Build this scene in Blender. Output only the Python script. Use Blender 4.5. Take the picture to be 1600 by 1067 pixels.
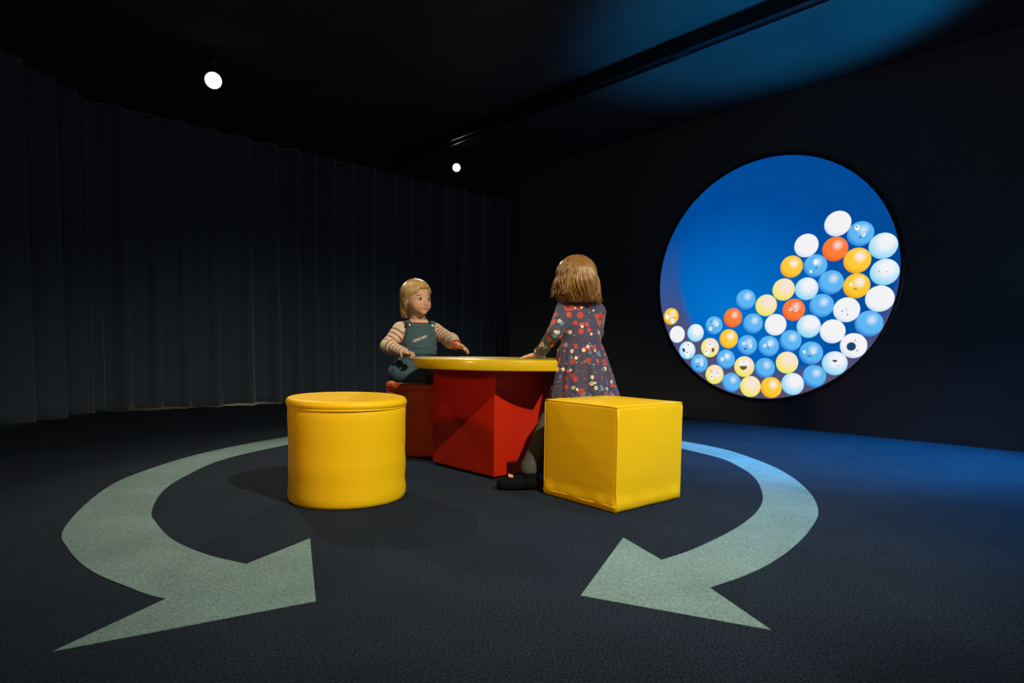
import bpy, bmesh, math, random
import numpy as np
from mathutils import Vector, Matrix
from mathutils.bvhtree import BVHTree

for o in list(bpy.data.objects):
    bpy.data.objects.remove(o)
SC = bpy.context.scene
COL = SC.collection
PI = math.pi

# ------------------------------------------------------------------ camera
F_PX, PITCH, ROLL, CY = 946.4, 0.05304, 0.01406, 594.7
CAM_Z = 0.65
cd = bpy.data.cameras.new('camera')
cam = bpy.data.objects.new('camera', cd)
COL.objects.link(cam)
cd.sensor_width = 36.0
cd.lens = F_PX / 1600 * 36.0
cd.shift_y = (CY - 533.5) / 1600
cd.clip_start = 0.02
cp, sp = math.cos(PITCH), math.sin(PITCH)
cr, sr = math.cos(ROLL), math.sin(ROLL)
fwd_c = Vector((0, cp, -sp))
up0 = Vector((0, sp, cp))
right0 = Vector((1, 0, 0))
right_c = right0 * cr + up0 * sr
up_c = right0 * (-sr) + up0 * cr
M = Matrix((right_c, up_c, -fwd_c)).transposed().to_4x4()
M.translation = Vector((0, 0, CAM_Z))
cam.matrix_world = M
SC.camera = cam

# ------------------------------------------------------------------ view, world
SC.view_settings.view_transform = 'Standard'
SC.view_settings.look = 'None'
SC.view_settings.gamma = 1.0
SC.view_settings.use_curve_mapping = False
SC.view_settings.exposure = 0.0
world = bpy.data.worlds.new('world')
SC.world = world
world.use_nodes = True
world.node_tree.nodes['Background'].inputs[0].default_value = (0.88, 0.93, 1.0, 1)
world.node_tree.nodes['Background'].inputs[1].default_value = 0.21

# ------------------------------------------------------------------ lamps (warm spotlights, the two in view get fixtures below; added blue fills)
def spot(name, loc, target, energy, color, angle, blend, radius):
    l = bpy.data.lights.new(name, 'SPOT')
    l.energy = energy
    l.color = color
    l.spot_size = math.radians(angle)
    l.spot_blend = blend
    l.shadow_soft_size = radius
    o = bpy.data.objects.new(name, l)
    COL.objects.link(o)
    o.location = loc
    o.rotation_euler = (Vector(target) - Vector(loc)).to_track_quat('-Z', 'Y').to_euler()
    return o
WARM = (1.0, 0.86, 0.62)
SPOT_A = Vector((-2.33, 4.77, 2.68))
SPOT_B = Vector((-0.66, 6.95, 2.68))
AIM_A = Vector((-0.1, 2.5, 0.3))
AIM_B = Vector((-0.1, 2.6, 0.3))
def ahead(p, t, d):
    return p + (t - p).normalized() * d
spot('spot_lamp_left', ahead(SPOT_A, AIM_A, 0.10), AIM_A, 185, WARM, 75, 0.6, 0.04)
spot('spot_lamp_back', ahead(SPOT_B, AIM_B, 0.10), AIM_B, 185, WARM, 75, 0.6, 0.04)
spot('spot_lamp_front', (1.27, 0.61, 2.7), (0.05, 2.8, 0.3), 540, (1.0, 0.92, 0.66), 78, 0.9, 0.035)
spot('doorway_lamp', (-2.5, 0.25, 1.45), (0.05, 2.75, 0.28), 105, (1.0, 0.52, 0.16), 32, 0.8, 0.16)
spot('added_blue_floor', (4.28, 3.172, 2.7), (2.35, 3.95, 0.0), 2300, (0.03, 0.42, 1.0), 50, 1.0, 0.012)  # added unseen lamp, strengthens the screen's blue glow on the floor by the wall
spot('added_blue_carpet', (3.6, 2.6, 2.7), (2.3, 3.0, 0.0), 560, (0.10, 0.50, 1.0), 72, 1.0, 0.03)  # added fill out of frame, spreads the screen's blue over the right-hand carpet
spot('added_blue_ceiling', (2.9, 2.6, 0.25), (1.80, 4.0, 2.85), 900, (0.0, 0.42, 1.0), 42, 0.7, 0.1)  # added unseen uplight, stands in for the screen's glow on the ceiling

_l = bpy.data.lights.new('backstage_lamp', 'POINT'); _l.energy = 45; _l.color = (1.0, 0.72, 0.38); _l.shadow_soft_size = 0.05
_o = bpy.data.objects.new('backstage_lamp', _l); COL.objects.link(_o); _o.location = (-3.3, 7.0, 0.35)

# ------------------------------------------------------------------ helpers
def tag(o, label=None, cat=None, group=None, kind=None):
    if label: o['label'] = label
    if cat: o['category'] = cat
    if group: o['group'] = group
    if kind: o['kind'] = kind
    return o
def link(name, me, mat=None, parent=None, smooth=True):
    o = bpy.data.objects.new(name, me)
    COL.objects.link(o)
    if mat is not None and not me.materials:
        me.materials.append(mat)
    if smooth:
        me.polygons.foreach_set('use_smooth', [True] * len(me.polygons))
    if parent is not None:
        o.parent = parent
    return o
def mesh(name, verts, faces):
    me = bpy.data.meshes.new(name)
    me.from_pydata([tuple(v) for v in verts], [], [tuple(f) for f in faces])
    me.update()
    return me
def fix_normals(me):
    bm = bmesh.new(); bm.from_mesh(me)
    bmesh.ops.recalc_face_normals(bm, faces=bm.faces)
    bm.to_mesh(me); bm.free()
    return me
def obj(name, verts, faces, mat, parent=None, smooth=True, fix=True):
    me = mesh(name, verts, faces)
    if fix: fix_normals(me)
    return link(name, me, mat, parent, smooth)
def empty(name, loc, rz=0.0):
    o = bpy.data.objects.new(name, None)
    COL.objects.link(o)
    o.location = loc
    o.rotation_euler = (0, 0, rz)
    o.empty_display_size = 0.05
    return o
def box_vf(x0, x1, y0, y1, z0, z1):
    v = [(x, y, z) for x in (x0, x1) for y in (y0, y1) for z in (z0, z1)]
    f = [(0, 1, 3, 2), (4, 6, 7, 5), (0, 4, 5, 1), (2, 3, 7, 6), (0, 2, 6, 4), (1, 5, 7, 3)]
    return v, f
def box(name, x0, x1, y0, y1, z0, z1, mat, parent=None, bevel=0.0):
    v, f = box_vf(x0, x1, y0, y1, z0, z1)
    me = mesh(name, v, f)
    fix_normals(me)
    if bevel:
        bm = bmesh.new(); bm.from_mesh(me)
        bmesh.ops.bevel(bm, geom=bm.edges[:], offset=bevel, segments=3, affect='EDGES', profile=0.5)
        bm.to_mesh(me); bm.free()
    return link(name, me, mat, parent, smooth=False)
def tube_vf(pts, rad, sides=8, closed=False, cap=True):
    pts = [Vector(p) for p in pts]
    n = len(pts)
    if not hasattr(rad, '__len__'): rad = [rad] * n
    V, Fc = [], []
    ref = Vector((0.31, 0.22, 0.93))
    for i in range(n):
        a = pts[(i - 1) % n] if (closed or i > 0) else pts[i]
        b = pts[(i + 1) % n] if (closed or i < n - 1) else pts[i]
        t = (b - a).normalized()
        s = t.cross(ref)
        if s.length < 1e-4: s = t.cross(Vector((1, 0, 0)))
        s.normalize(); q = t.cross(s)
        for k in range(sides):
            an = 2 * PI * k / sides
            V.append(pts[i] + (s * math.cos(an) + q * math.sin(an)) * rad[i])
    m = n if closed else n - 1
    for i in range(m):
        for k in range(sides):
            a = i * sides + k; b = i * sides + (k + 1) % sides
            c = ((i + 1) % n) * sides + (k + 1) % sides; d = ((i + 1) % n) * sides + k
            Fc.append((a, b, c, d))
    if cap and not closed:
        Fc.append(tuple(range(sides)))
        Fc.append(tuple((n - 1) * sides + k for k in range(sides)))
    return V, Fc
def tube(name, pts, rad, mat, parent=None, sides=8, closed=False):
    v, f = tube_vf(pts, rad, sides, closed)
    return obj(name, v, f, mat, parent)
def lathe(name, prof, mat, parent=None, seg=72, wob=None):
    V, Fc = [], []
    n = len(prof)
    for i, (r, z) in enumerate(prof):
        for k in range(seg):
            a = 2 * PI * k / seg
            rr, zz = (r, z) if wob is None else wob(r, z, a)
            V.append((rr * math.cos(a), rr * math.sin(a), zz))
    for i in range(n - 1):
        for k in range(seg):
            Fc.append((i * seg + k, i * seg + (k + 1) % seg, (i + 1) * seg + (k + 1) % seg, (i + 1) * seg + k))
    if prof[0][0] > 1e-6: Fc.append(tuple(range(seg))[::-1])
    if prof[-1][0] > 1e-6: Fc.append(tuple((n - 1) * seg + k for k in range(seg)))
    return obj(name, V, Fc, mat, parent)

# ------------------------------------------------------------------ materials
def srgb(r, g, b):
    def c(x):
        x /= 255.0
        return x / 12.92 if x <= 0.04045 else ((x + 0.055) / 1.055) ** 2.4
    return (c(r), c(g), c(b), 1.0)
class NT:
    def __init__(s, name):
        s.m = bpy.data.materials.new(name); s.m.use_nodes = True
        s.t = s.m.node_tree; s.t.nodes.clear()
        s.out = s.t.nodes.new('ShaderNodeOutputMaterial')
    def n(s, typ, **kw):
        nd = s.t.nodes.new('ShaderNode' + typ)
        for k, v in kw.items():
            if k in nd.inputs: nd.inputs[k].default_value = v
            else: setattr(nd, k, v)
        return nd
    def l(s, a, b): s.t.links.new(a, b)
    def math(s, op, a, b=None, c=None):
        nd = s.t.nodes.new('ShaderNodeMath'); nd.operation = op
        for i, x in enumerate((a, b, c)):
            if x is None: continue
            if isinstance(x, (int, float)): nd.inputs[i].default_value = x
            else: s.l(x, nd.inputs[i])
        return nd.outputs[0]
    def ramp(s, fac, stops, interp='LINEAR'):
        nd = s.t.nodes.new('ShaderNodeValToRGB'); cr = nd.color_ramp; cr.interpolation = interp
        while len(cr.elements) < len(stops): cr.elements.new(0.5)
        for e, (p, c) in zip(cr.elements, stops):
            e.position = p; e.color = c
        s.l(fac, nd.inputs[0]); return nd.outputs[0]
    def mix(s, fac, a, b):
        nd = s.t.nodes.new('ShaderNodeMix'); nd.data_type = 'RGBA'
        if isinstance(fac, (int, float)): nd.inputs[0].default_value = fac
        else: s.l(fac, nd.inputs[0])
        for x, i in ((a, 6), (b, 7)):
            if isinstance(x, tuple): nd.inputs[i].default_value = x
            else: s.l(x, nd.inputs[i])
        return nd.outputs[2]
    def bsdf(s, color, rough=0.6, bump=None, bump_s=0.2, dist=0.002, **kw):
        b = s.t.nodes.new('ShaderNodeBsdfPrincipled')
        if isinstance(color, tuple): b.inputs['Base Color'].default_value = color
        else: s.l(color, b.inputs['Base Color'])
        if isinstance(rough, (int, float)): b.inputs['Roughness'].default_value = rough
        else: s.l(rough, b.inputs['Roughness'])
        for k, v in kw.items():
            b.inputs[k.replace('_', ' ')].default_value = v
        if bump is not None:
            bp = s.t.nodes.new('ShaderNodeBump'); bp.inputs['Strength'].default_value = bump_s
            bp.inputs['Distance'].default_value = dist
            s.l(bump, bp.inputs['Height']); s.l(bp.outputs[0], b.inputs['Normal'])
        s.l(b.outputs[0], s.out.inputs[0]); return s.m
    def emit(s, color, strength=1.0):
        e = s.t.nodes.new('ShaderNodeEmission')
        if isinstance(color, tuple): e.inputs[0].default_value = color
        else: s.l(color, e.inputs[0])
        e.inputs[1].default_value = strength
        s.l(e.outputs[0], s.out.inputs[0]); return s.m
    def co(s, kind='Object'):
        return s.t.nodes.new('ShaderNodeTexCoord').outputs[kind]
    def noise(s, co, scale, detail=3.0, rough=0.5, out=0):
        nd = s.t.nodes.new('ShaderNodeTexNoise')
        nd.inputs['Scale'].default_value = scale; nd.inputs['Detail'].default_value = detail
        nd.inputs['Roughness'].default_value = rough
        s.l(co, nd.inputs['Vector']); return nd.outputs[out]
    def vmap(s, co, scale=(1, 1, 1), loc=(0, 0, 0)):
        nd = s.t.nodes.new('ShaderNodeMapping'); s.l(co, nd.inputs[0])
        nd.inputs['Scale'].default_value = scale; nd.inputs['Location'].default_value = loc
        return nd.outputs[0]

def carpet_mat(name, dark, light, lo=0.36, hi=0.66):
    n = NT(name); c = n.co('Object')
    a = n.noise(c, 170, 3, 0.65)
    b = n.noise(c, 3.0, 3, 0.5)
    col = n.ramp(a, [(lo, dark), (hi, light)])
    f = n.math('MULTIPLY_ADD', b, 0.7, 0.62)
    nd = n.n('VectorMath', operation='SCALE'); n.l(col, nd.inputs[0]); n.l(f, nd.inputs[3])
    return n.bsdf(nd.outputs[0], 1.0, a, 0.9, 0.006, Specular_IOR_Level=0.15)
def plain(name, color, rough=0.6, **kw):
    return NT(name).bsdf(color, rough, **kw)
def vinyl(name, color, rough=0.42):
    n = NT(name); c = n.co('Object')
    a = n.noise(c, 420, 2, 0.5)
    w = n.noise(n.vmap(c, (1, 1, 2.6)), 5.0, 2, 0.5)
    h = n.math('ADD', n.math('MULTIPLY', a, 0.06), n.math('MULTIPLY', w, 1.0))
    return n.bsdf(color, rough, h, 0.18, 0.010, Specular_IOR_Level=0.22)
MAT = {}
MAT['carpet'] = carpet_mat('carpet_navy', (0.0018, 0.0038, 0.0085, 1), (0.022, 0.036, 0.068, 1))
MAT['arrow'] = carpet_mat('carpet_pale_green', (0.100, 0.160, 0.170, 1), (0.265, 0.400, 0.430, 1), 0.25, 0.75)
MAT['yellow'] = vinyl('vinyl_yellow', (0.86, 0.52, 0.006, 1))
MAT['yellow_seam'] = vinyl('vinyl_yellow_piping', (0.88, 0.54, 0.010, 1), 0.35)
MAT['red'] = vinyl('vinyl_red', (0.80, 0.105, 0.010, 1), 0.38)
MAT['red_seam'] = vinyl('vinyl_red_piping', (0.80, 0.11, 0.01, 1), 0.35)
MAT['table_yellow'] = NT('lacquer_yellow').bsdf((0.60, 0.40, 0.003, 1), 0.28, Coat_Weight=0.3, Coat_Roughness=0.15)
MAT['table_red'] = NT('lacquer_red').bsdf((0.52, 0.018, 0.002, 1), 0.38, Specular_IOR_Level=0.3)
MAT['black'] = plain('black_satin', (0.012, 0.012, 0.014, 1), 0.4)
MAT['plinth'] = plain('black_plinth', (0.01, 0.01, 0.01, 1), 0.6)
MAT['wall'] = NT('wall_dark_paint'); _n = MAT['wall']; _c = _n.co('Object')
MAT['wall'] = _n.bsdf((0.056, 0.060, 0.066, 1), 0.95, _n.noise(_c, 60, 3), 0.1, 0.002)
_n = NT('ceiling_dark_paint'); _c = _n.co('Object')
MAT['ceiling'] = _n.bsdf(_n.ramp(_n.noise(_c, 1.3, 4, 0.6), [(0.3, (0.042, 0.044, 0.048, 1)), (0.7, (0.058, 0.060, 0.065, 1))]), 1.0, Specular_IOR_Level=0.0)
_n = NT('curtain_cloth'); _c = _n.co('Object')
MAT['curtain'] = _n.bsdf((0.045, 0.064, 0.100, 1), 0.95, _n.noise(_c, 300, 2), 0.2, 0.002, Sheen_Weight=0.25, Sheen_Roughness=0.5)
MAT['rail'] = plain('rail_black_metal', (0.02, 0.02, 0.022, 1), 0.32, Metallic=0.6)
MAT['rail_lip'] = plain('rail_lip_metal', (0.35, 0.37, 0.40, 1), 0.25, Metallic=1.0)

# ------------------------------------------------------------------ setting
TH = 0.81511
N_ = Vector((math.sin(TH), math.cos(TH), 0)); U_ = Vector((math.cos(TH), -math.sin(TH), 0))
WALL_D, CEIL = 5.3, 2.85
def plane_grid(name, x0, x1, y0, y1, z, mat, kind):
    o = obj(name, [(x0, y0, z), (x1, y0, z), (x1, y1, z), (x0, y1, z)], [(0, 1, 2, 3)], mat, None, False, False)
    return tag(o, kind='structure')
plane_grid('floor', -7, 8, -3, 12, 0.0, MAT['carpet'], None)
o = obj('ceiling', [(-7, -3, CEIL), (8, -3, CEIL), (8, 12, CEIL), (-7, 12, CEIL)], [(3, 2, 1, 0)], MAT['ceiling'], None, False, False)
tag(o, kind='structure')
def wall_pt(u, z, off=0.0):
    p = N_ * (WALL_D - off) + U_ * u
    return Vector((p.x, p.y, z))
w0, w1, wt = -5.68, 1.6, 0.14
vs = [wall_pt(u, z, off) for u in (w0, w1) for off in (0.0, -wt) for z in (0.0, CEIL)]
o = obj('wall_right', vs, [(0, 1, 3, 2), (4, 6, 7, 5), (0, 4, 5, 1), (2, 3, 7, 6), (0, 2, 6, 4), (1, 5, 7, 3)], MAT['wall'], None, False)
tag(o, kind='structure')

# ceiling rail parallel to the screen wall
def rail():
    d = 3.86
    root = empty('ceiling_track', N_ * d + U_ * -1.5 + Vector((0, 0, CEIL)), math.atan2(U_.y, U_.x))
    tag(root, 'long black metal track running across the dark ceiling in front of the round screen', 'track')
    box('channel', -4.6, 3.2, -0.03, 0.03, -0.10, 0.0, MAT['rail'], root, 0.004)
    box('lip', -4.6, 3.2, 0.032, 0.042, -0.115, -0.095, MAT['rail_lip'], root)
    box('lip', -4.6, 3.2, -0.042, -0.032, -0.108, -0.095, MAT['rail'], root)
    for s in (-3.0, -0.9, 1.2):
        box('joint_plate', s - 0.05, s + 0.05, -0.034, 0.034, -0.112, -0.10, MAT['rail'], root, 0.002)
rail()

# curtains
def curtain(name, path_fn, length, label, seed, hem=0.011):
    rnd = random.Random(seed)
    ns = int(length / 0.018)
    ph = [rnd.uniform(0, 6.28) for _ in range(6)]
    zs = [hem, 0.10, 0.5, 1.0, 1.6, 2.2, 2.6, 2.78, CEIL - 0.005]
    V, Fc = [], []
    s = 0.0; folds = []
    warp = 0.0
    for i in range(ns + 1):
        s = length * i / ns
        p, nrm = path_fn(s)
        warp = s * 2 * PI / 0.27 + 1.3 * math.sin(s * 1.9 + ph[0]) + 0.9 * math.sin(s * 4.1 + ph[1])
        for j, z in enumerate(zs):
            k = 1.0 - 0.35 * (z / CEIL)
            a = 0.055 * k * (1 + 0.5 * math.sin(s * 2.7 + ph[2]))
            off = a * math.sin(warp + 0.25 * math.sin(z * 1.1 + ph[3] + s)) + 0.022 * k * math.sin(2 * warp + ph[4]) \
                + 0.02 * math.sin(0.9 * s + z * 0.8 + ph[5])
            zz = z
            if j == 0: zz = hem + 0.010 * math.sin(warp * 0.31 + ph[1])
            V.append((p.x + nrm.x * off, p.y + nrm.y * off, zz))
    m = len(zs)
    for i in range(ns):
        for j in range(m - 1):
            Fc.append((i * m + j, (i + 1) * m + j, (i + 1) * m + j + 1, i * m + j + 1))
    o = obj(name, V, Fc, MAT['curtain'], None, True, False)
    md = o.modifiers.new('thickness', 'SOLIDIFY'); md.thickness = 0.004
    return tag(o, label, 'curtain', 'dark stage curtains')
C0 = Vector((-3.95, 5.55, 0))
curtain('curtain', lambda s: (C0 + N_ * s, U_), 6.3, 'long black pleated curtain hung from the ceiling behind the seated toddler', 3)
curtain('curtain', lambda s: (C0 + Vector((0.02, -1, 0)) * s + Vector((0.05, 0.12, 0)), Vector((1, 0, 0))), 4.6,
        'black curtain closing the far left side of the dark room', 8)

# carpet arrows
LARROW = [[-1.116, 4.905], [-1.579, 4.282], [-1.83, 3.61], [-1.864, 3.009], [-1.784, 2.607], [-1.56, 2.09], [-1.383, 1.868], [-1.19, 1.692], [-1.008, 1.577], [-0.931, 1.533], [-0.874, 1.509], [-0.956, 1.239], [-0.491, 1.508], [-0.673, 2.009], [-0.78, 1.762], [-0.936, 1.839], [-1.116, 1.975], [-1.281, 2.162], [-1.389, 2.316], [-1.534, 2.645], [-1.603, 2.972], [-1.622, 3.415], [-1.456, 3.947], [-1.116, 4.73]]
RARROW = [[1.219, 4.295], [1.397, 4.038], [1.477, 3.633], [1.482, 3.255], [1.401, 2.821], [1.266, 2.458], [1.107, 2.201], [0.949, 1.993], [0.8, 1.83], [0.677, 1.722], [0.551, 1.633], [0.614, 1.383], [0.189, 1.566], [0.393, 2.067], [0.472, 1.847], [0.589, 1.942], [0.718, 2.071], [0.865, 2.238], [1.011, 2.445], [1.136, 2.695], [1.255, 3.078], [1.289, 3.401], [1.249, 3.735], [1.13, 3.977]]
def circ_fit(P):
    P = np.array(P); A = np.c_[2 * P, np.ones(len(P))]; b = (P ** 2).sum(1)
    s = np.linalg.lstsq(A, b, rcond=None)[0]
    return s[:2], math.sqrt(s[2] + s[0] ** 2 + s[1] ** 2)
def smooth_arc(P, n=40):
    # Catmull-Rom through the traced carpet joint
    P = [np.array(p) for p in P]
    Q = [2 * P[0] - P[1]] + P + [2 * P[-1] - P[-2]]
    out = []
    for i in range(1, len(Q) - 2):
        for k in range(5):
            t = k / 5.0
            a, b, c, d = Q[i - 1], Q[i], Q[i + 1], Q[i + 2]
            out.append(0.5 * (2 * b + (c - a) * t + (2 * a - 5 * b + 4 * c - d) * t * t + (3 * b - a - 3 * c + d) * t ** 3))
    out.append(P[-1]); return out
def arrow(outer, head, inner, label):
    pts = smooth_arc(outer) + [np.array(h) for h in head] + smooth_arc(inner)
    bm = bmesh.new()
    vs = [bm.verts.new((p[0], p[1], 0.0022)) for p in pts]
    f = bm.faces.new(vs)
    r = bmesh.ops.extrude_face_region(bm, geom=[f])
    for g in r['geom']:
        if isinstance(g, bmesh.types.BMVert): g.co.z = 0.0004
    bmesh.ops.recalc_face_normals(bm, faces=bm.faces)
    bmesh.ops.triangulate(bm, faces=bm.faces[:])
    me = bpy.data.meshes.new('floor_arrow'); bm.to_mesh(me); bm.free()
    o = link('floor_arrow', me, MAT['arrow'], None, False)
    return tag(o, label, 'floor marking', 'curved arrows inlaid in the carpet')
def carry(c0, P_first, extra):   # the hidden tail behind the seats goes on along its circle
    return extra
(cl, Rl), (cr_, Rr) = circ_fit(RARROW[:10]), circ_fit(RARROW[15:])
def on_c(c, R, a): return [c[0] + R * math.cos(math.radians(a)), c[1] + R * math.sin(math.radians(a))]
r_out = [on_c(cl, Rl, a) for a in (62, 52, 44, 36)] + RARROW[:11][1:]
r_in = RARROW[14:][:-1] + [on_c(cr_, Rr, a) for a in (36, 44, 52, 60)]
arrow(LARROW[:11], LARROW[11:14], LARROW[14:], 'left pale green curved arrow in the dark carpet, pointing toward the right foreground')
arrow(r_out, RARROW[11:14], r_in, 'right pale green curved arrow in the dark carpet, curling round past the yellow cube')

# ------------------------------------------------------------------ soft seats
def round_cube(name, L, Hh, mat, label):
    ang = 0.68703
    d = Vector((math.cos(ang), math.sin(ang), 0)); m = Vector((-d.y, d.x, 0))
    c = Vector((0.4188, 2.37155, 0)) + d * L / 2 + m * L / 2
    root = empty(name, c, ang)
    tag(root, label, 'seat')
    N = 22; h = L / 2; r = 0.008
    V = {}; verts = []; faces = []
    rnd = random.Random(4)
    def pt(p):
        q = np.array(p, float)
        e = np.array([h, h, Hh / 2])
        s = q * e
        core = np.clip(s, -(e - r), e - r)
        dv = s - core
        ln = np.linalg.norm(dv)
        if ln > 1e-9: s = core + dv / ln * r
        ax = int(np.argmax(np.abs(q)))
        o1, o2 = [i for i in range(3) if i != ax]
        bul = 0.006 * (1 - q[o1] ** 2) * (1 - q[o2] ** 2)
        s[ax] += math.copysign(bul, q[ax]) if not (ax == 2 and q[ax] < 0) else 0
        if ax == 2 and q[ax] > 0:
            s[2] += -0.004 * (1 - q[0] ** 2) * (1 - q[1] ** 2) + 0.0015 * math.sin(9 * q[0] + 3 * q[1])
        # slack cover creases near the floor
        if ax != 2:
            low = max(0.0, (-q[2] - 0.72) / 0.28)
            t = q[o1] if o1 != 2 else q[o2]
            s[ax] += math.copysign(1, q[ax]) * low * (1 - low) * 4 * (0.005 + 0.004 * math.sin(t * 13 + ax) * math.sin(t * 5 + 1))
        return s
    def vid(p):
        k = tuple(round(x, 5) for x in p)
        if k not in V:
            V[k] = len(verts); s = pt(p); verts.append((s[0], s[1], s[2] + Hh / 2))
        return V[k]
    lin = np.sign(np.linspace(-1, 1, N + 1)) * (1 - (1 - np.abs(np.linspace(-1, 1, N + 1))) ** 1.6)
    for ax in range(3):
        for sg in (-1, 1):
            for i in range(N):
                for j in range(N):
                    q = []
                    for a, b in ((i, j), (i + 1, j), (i + 1, j + 1), (i, j + 1)):
                        p = [0, 0, 0]; p[ax] = sg; p[(ax + 1) % 3] = lin[a]; p[(ax + 2) % 3] = lin[b]
                        q.append(vid(p))
                    faces.append(q if sg > 0 else q[::-1])
    obj('cushion', verts, faces, mat, root, True)
    e = h - 0.0028
    for sx, sy in ((-1, -1), (1, -1), (1, 1), (-1, 1)):
        tube('seam', [(sx * e, sy * e, 0.012 + (Hh - 0.024) * i / 8) for i in range(9)], 0.0036, MAT['yellow_seam'], root, 8)
    cs = [(-e, -e), (e, -e), (e, e), (-e, e)]
    for i in range(4):
        a, b = cs[i], cs[(i + 1) % 4]
        for z in (Hh - 0.003, 0.008):
            tube('seam', [(a[0] + (b[0] - a[0]) * k / 10, a[1] + (b[1] - a[1]) * k / 10, z) for k in range(11)], 0.0036, MAT['yellow_seam'], root, 8)
    tube('zip', [(-h - 0.004, -e + 2 * e * k / 12, 0.024 + 0.002 * math.sin(k)) for k in range(13)], 0.003, MAT['yellow_seam'], root, 5)
    return root
round_cube('cube_stool', 0.42641, 0.42641, MAT['yellow'], 'yellow vinyl cube stool with square corners in the right foreground')
def drum(name, loc, R, Hh, mat, seam, label, rz, dent=True, rnd_seed=1):
    root = empty(name, loc, rz)
    tag(root, label, 'seat')
    def wob(r, z, a):
        k = 1 + 0.006 * math.sin(2 * a + 1.2) * (z / Hh) + 0.004 * math.sin(3 * a + z * 9)
        k += 0.004 * math.sin(z * 55 + 2 * math.sin(a * 2)) * math.exp(-((math.cos(a - 0.3) - 1) ** 2) * 2)
        return r * k, z
    def wob_top(r, z, a):
        rr, zz = wob(r, z, a)
        q = r / R
        if z > Hh - 0.02:
            zz += 0.004 * math.sin(a - 0.6) * q
            if dent:
                x, y = r * math.cos(a), r * math.sin(a)
                zz -= 0.009 * math.exp(-((x + 0.06) ** 2 + (y + 0.02) ** 2) / 0.006) * 0.7
                zz += 0.0035 * math.sin(a * 3 + q * 6) * q * (1 - q)
        return rr, zz
    g = Hh - 0.040
    prof = [(0.0, 0.0), (R * 0.95, 0.0), (R * 0.985, 0.004), (R * 0.998, 0.016), (R * 1.0, 0.04), (R * 0.985, 0.075)]
    for i in range(1, 12): prof.append((R * (0.985 + 0.004 * math.sin(i * 0.8)), 0.075 + (g - 0.085) * i / 11))
    prof.append((R * 0.975, g))
    lathe('side_cover', prof, mat, root, 96, wob)
    tp = [(R * 0.970, g - 0.001), (R * 0.990, g + 0.004), (R * 1.010, g + 0.013), (R * 1.012, g + 0.022), (R * 1.0, g + 0.032), (R * 0.975, Hh - 0.002), (R * 0.945, Hh), (R * 0.91, Hh - 0.003)]
    for i in range(1, 12): tp.append((R * 0.91 * (1 - i / 11.0), Hh - 0.004 - 0.003 * i / 11.0))
    lathe('top_cushion', tp, mat, root, 96, wob_top)
    for rr, zz in ((R * 0.988, g + 0.001), (R * 0.972, 0.008)):
        tube('seam', [((rr) * math.cos(2 * PI * k / 64), rr * math.sin(2 * PI * k / 64), zz) for k in range(64)], 0.0035, seam, root, 6, True)
    tube('seam', [(R * 0.987 * math.cos(2.2), R * 0.987 * math.sin(2.2), 0.02 + (g - 0.03) * k / 8) for k in range(9)], 0.002, seam, root, 5)
    return root
drum('round_stool', (-0.7075, 2.607, 0), 0.2475, 0.4338, MAT['yellow'], MAT['yellow_seam'], 'yellow vinyl round drum stool standing empty in the left foreground', 0.2)
drum('round_stool', (-0.535, 3.80, 0), 0.25, 0.4300, MAT['red'], MAT['red_seam'], 'red vinyl round drum stool the toddler sits on behind the table', 1.0, False)

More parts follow.
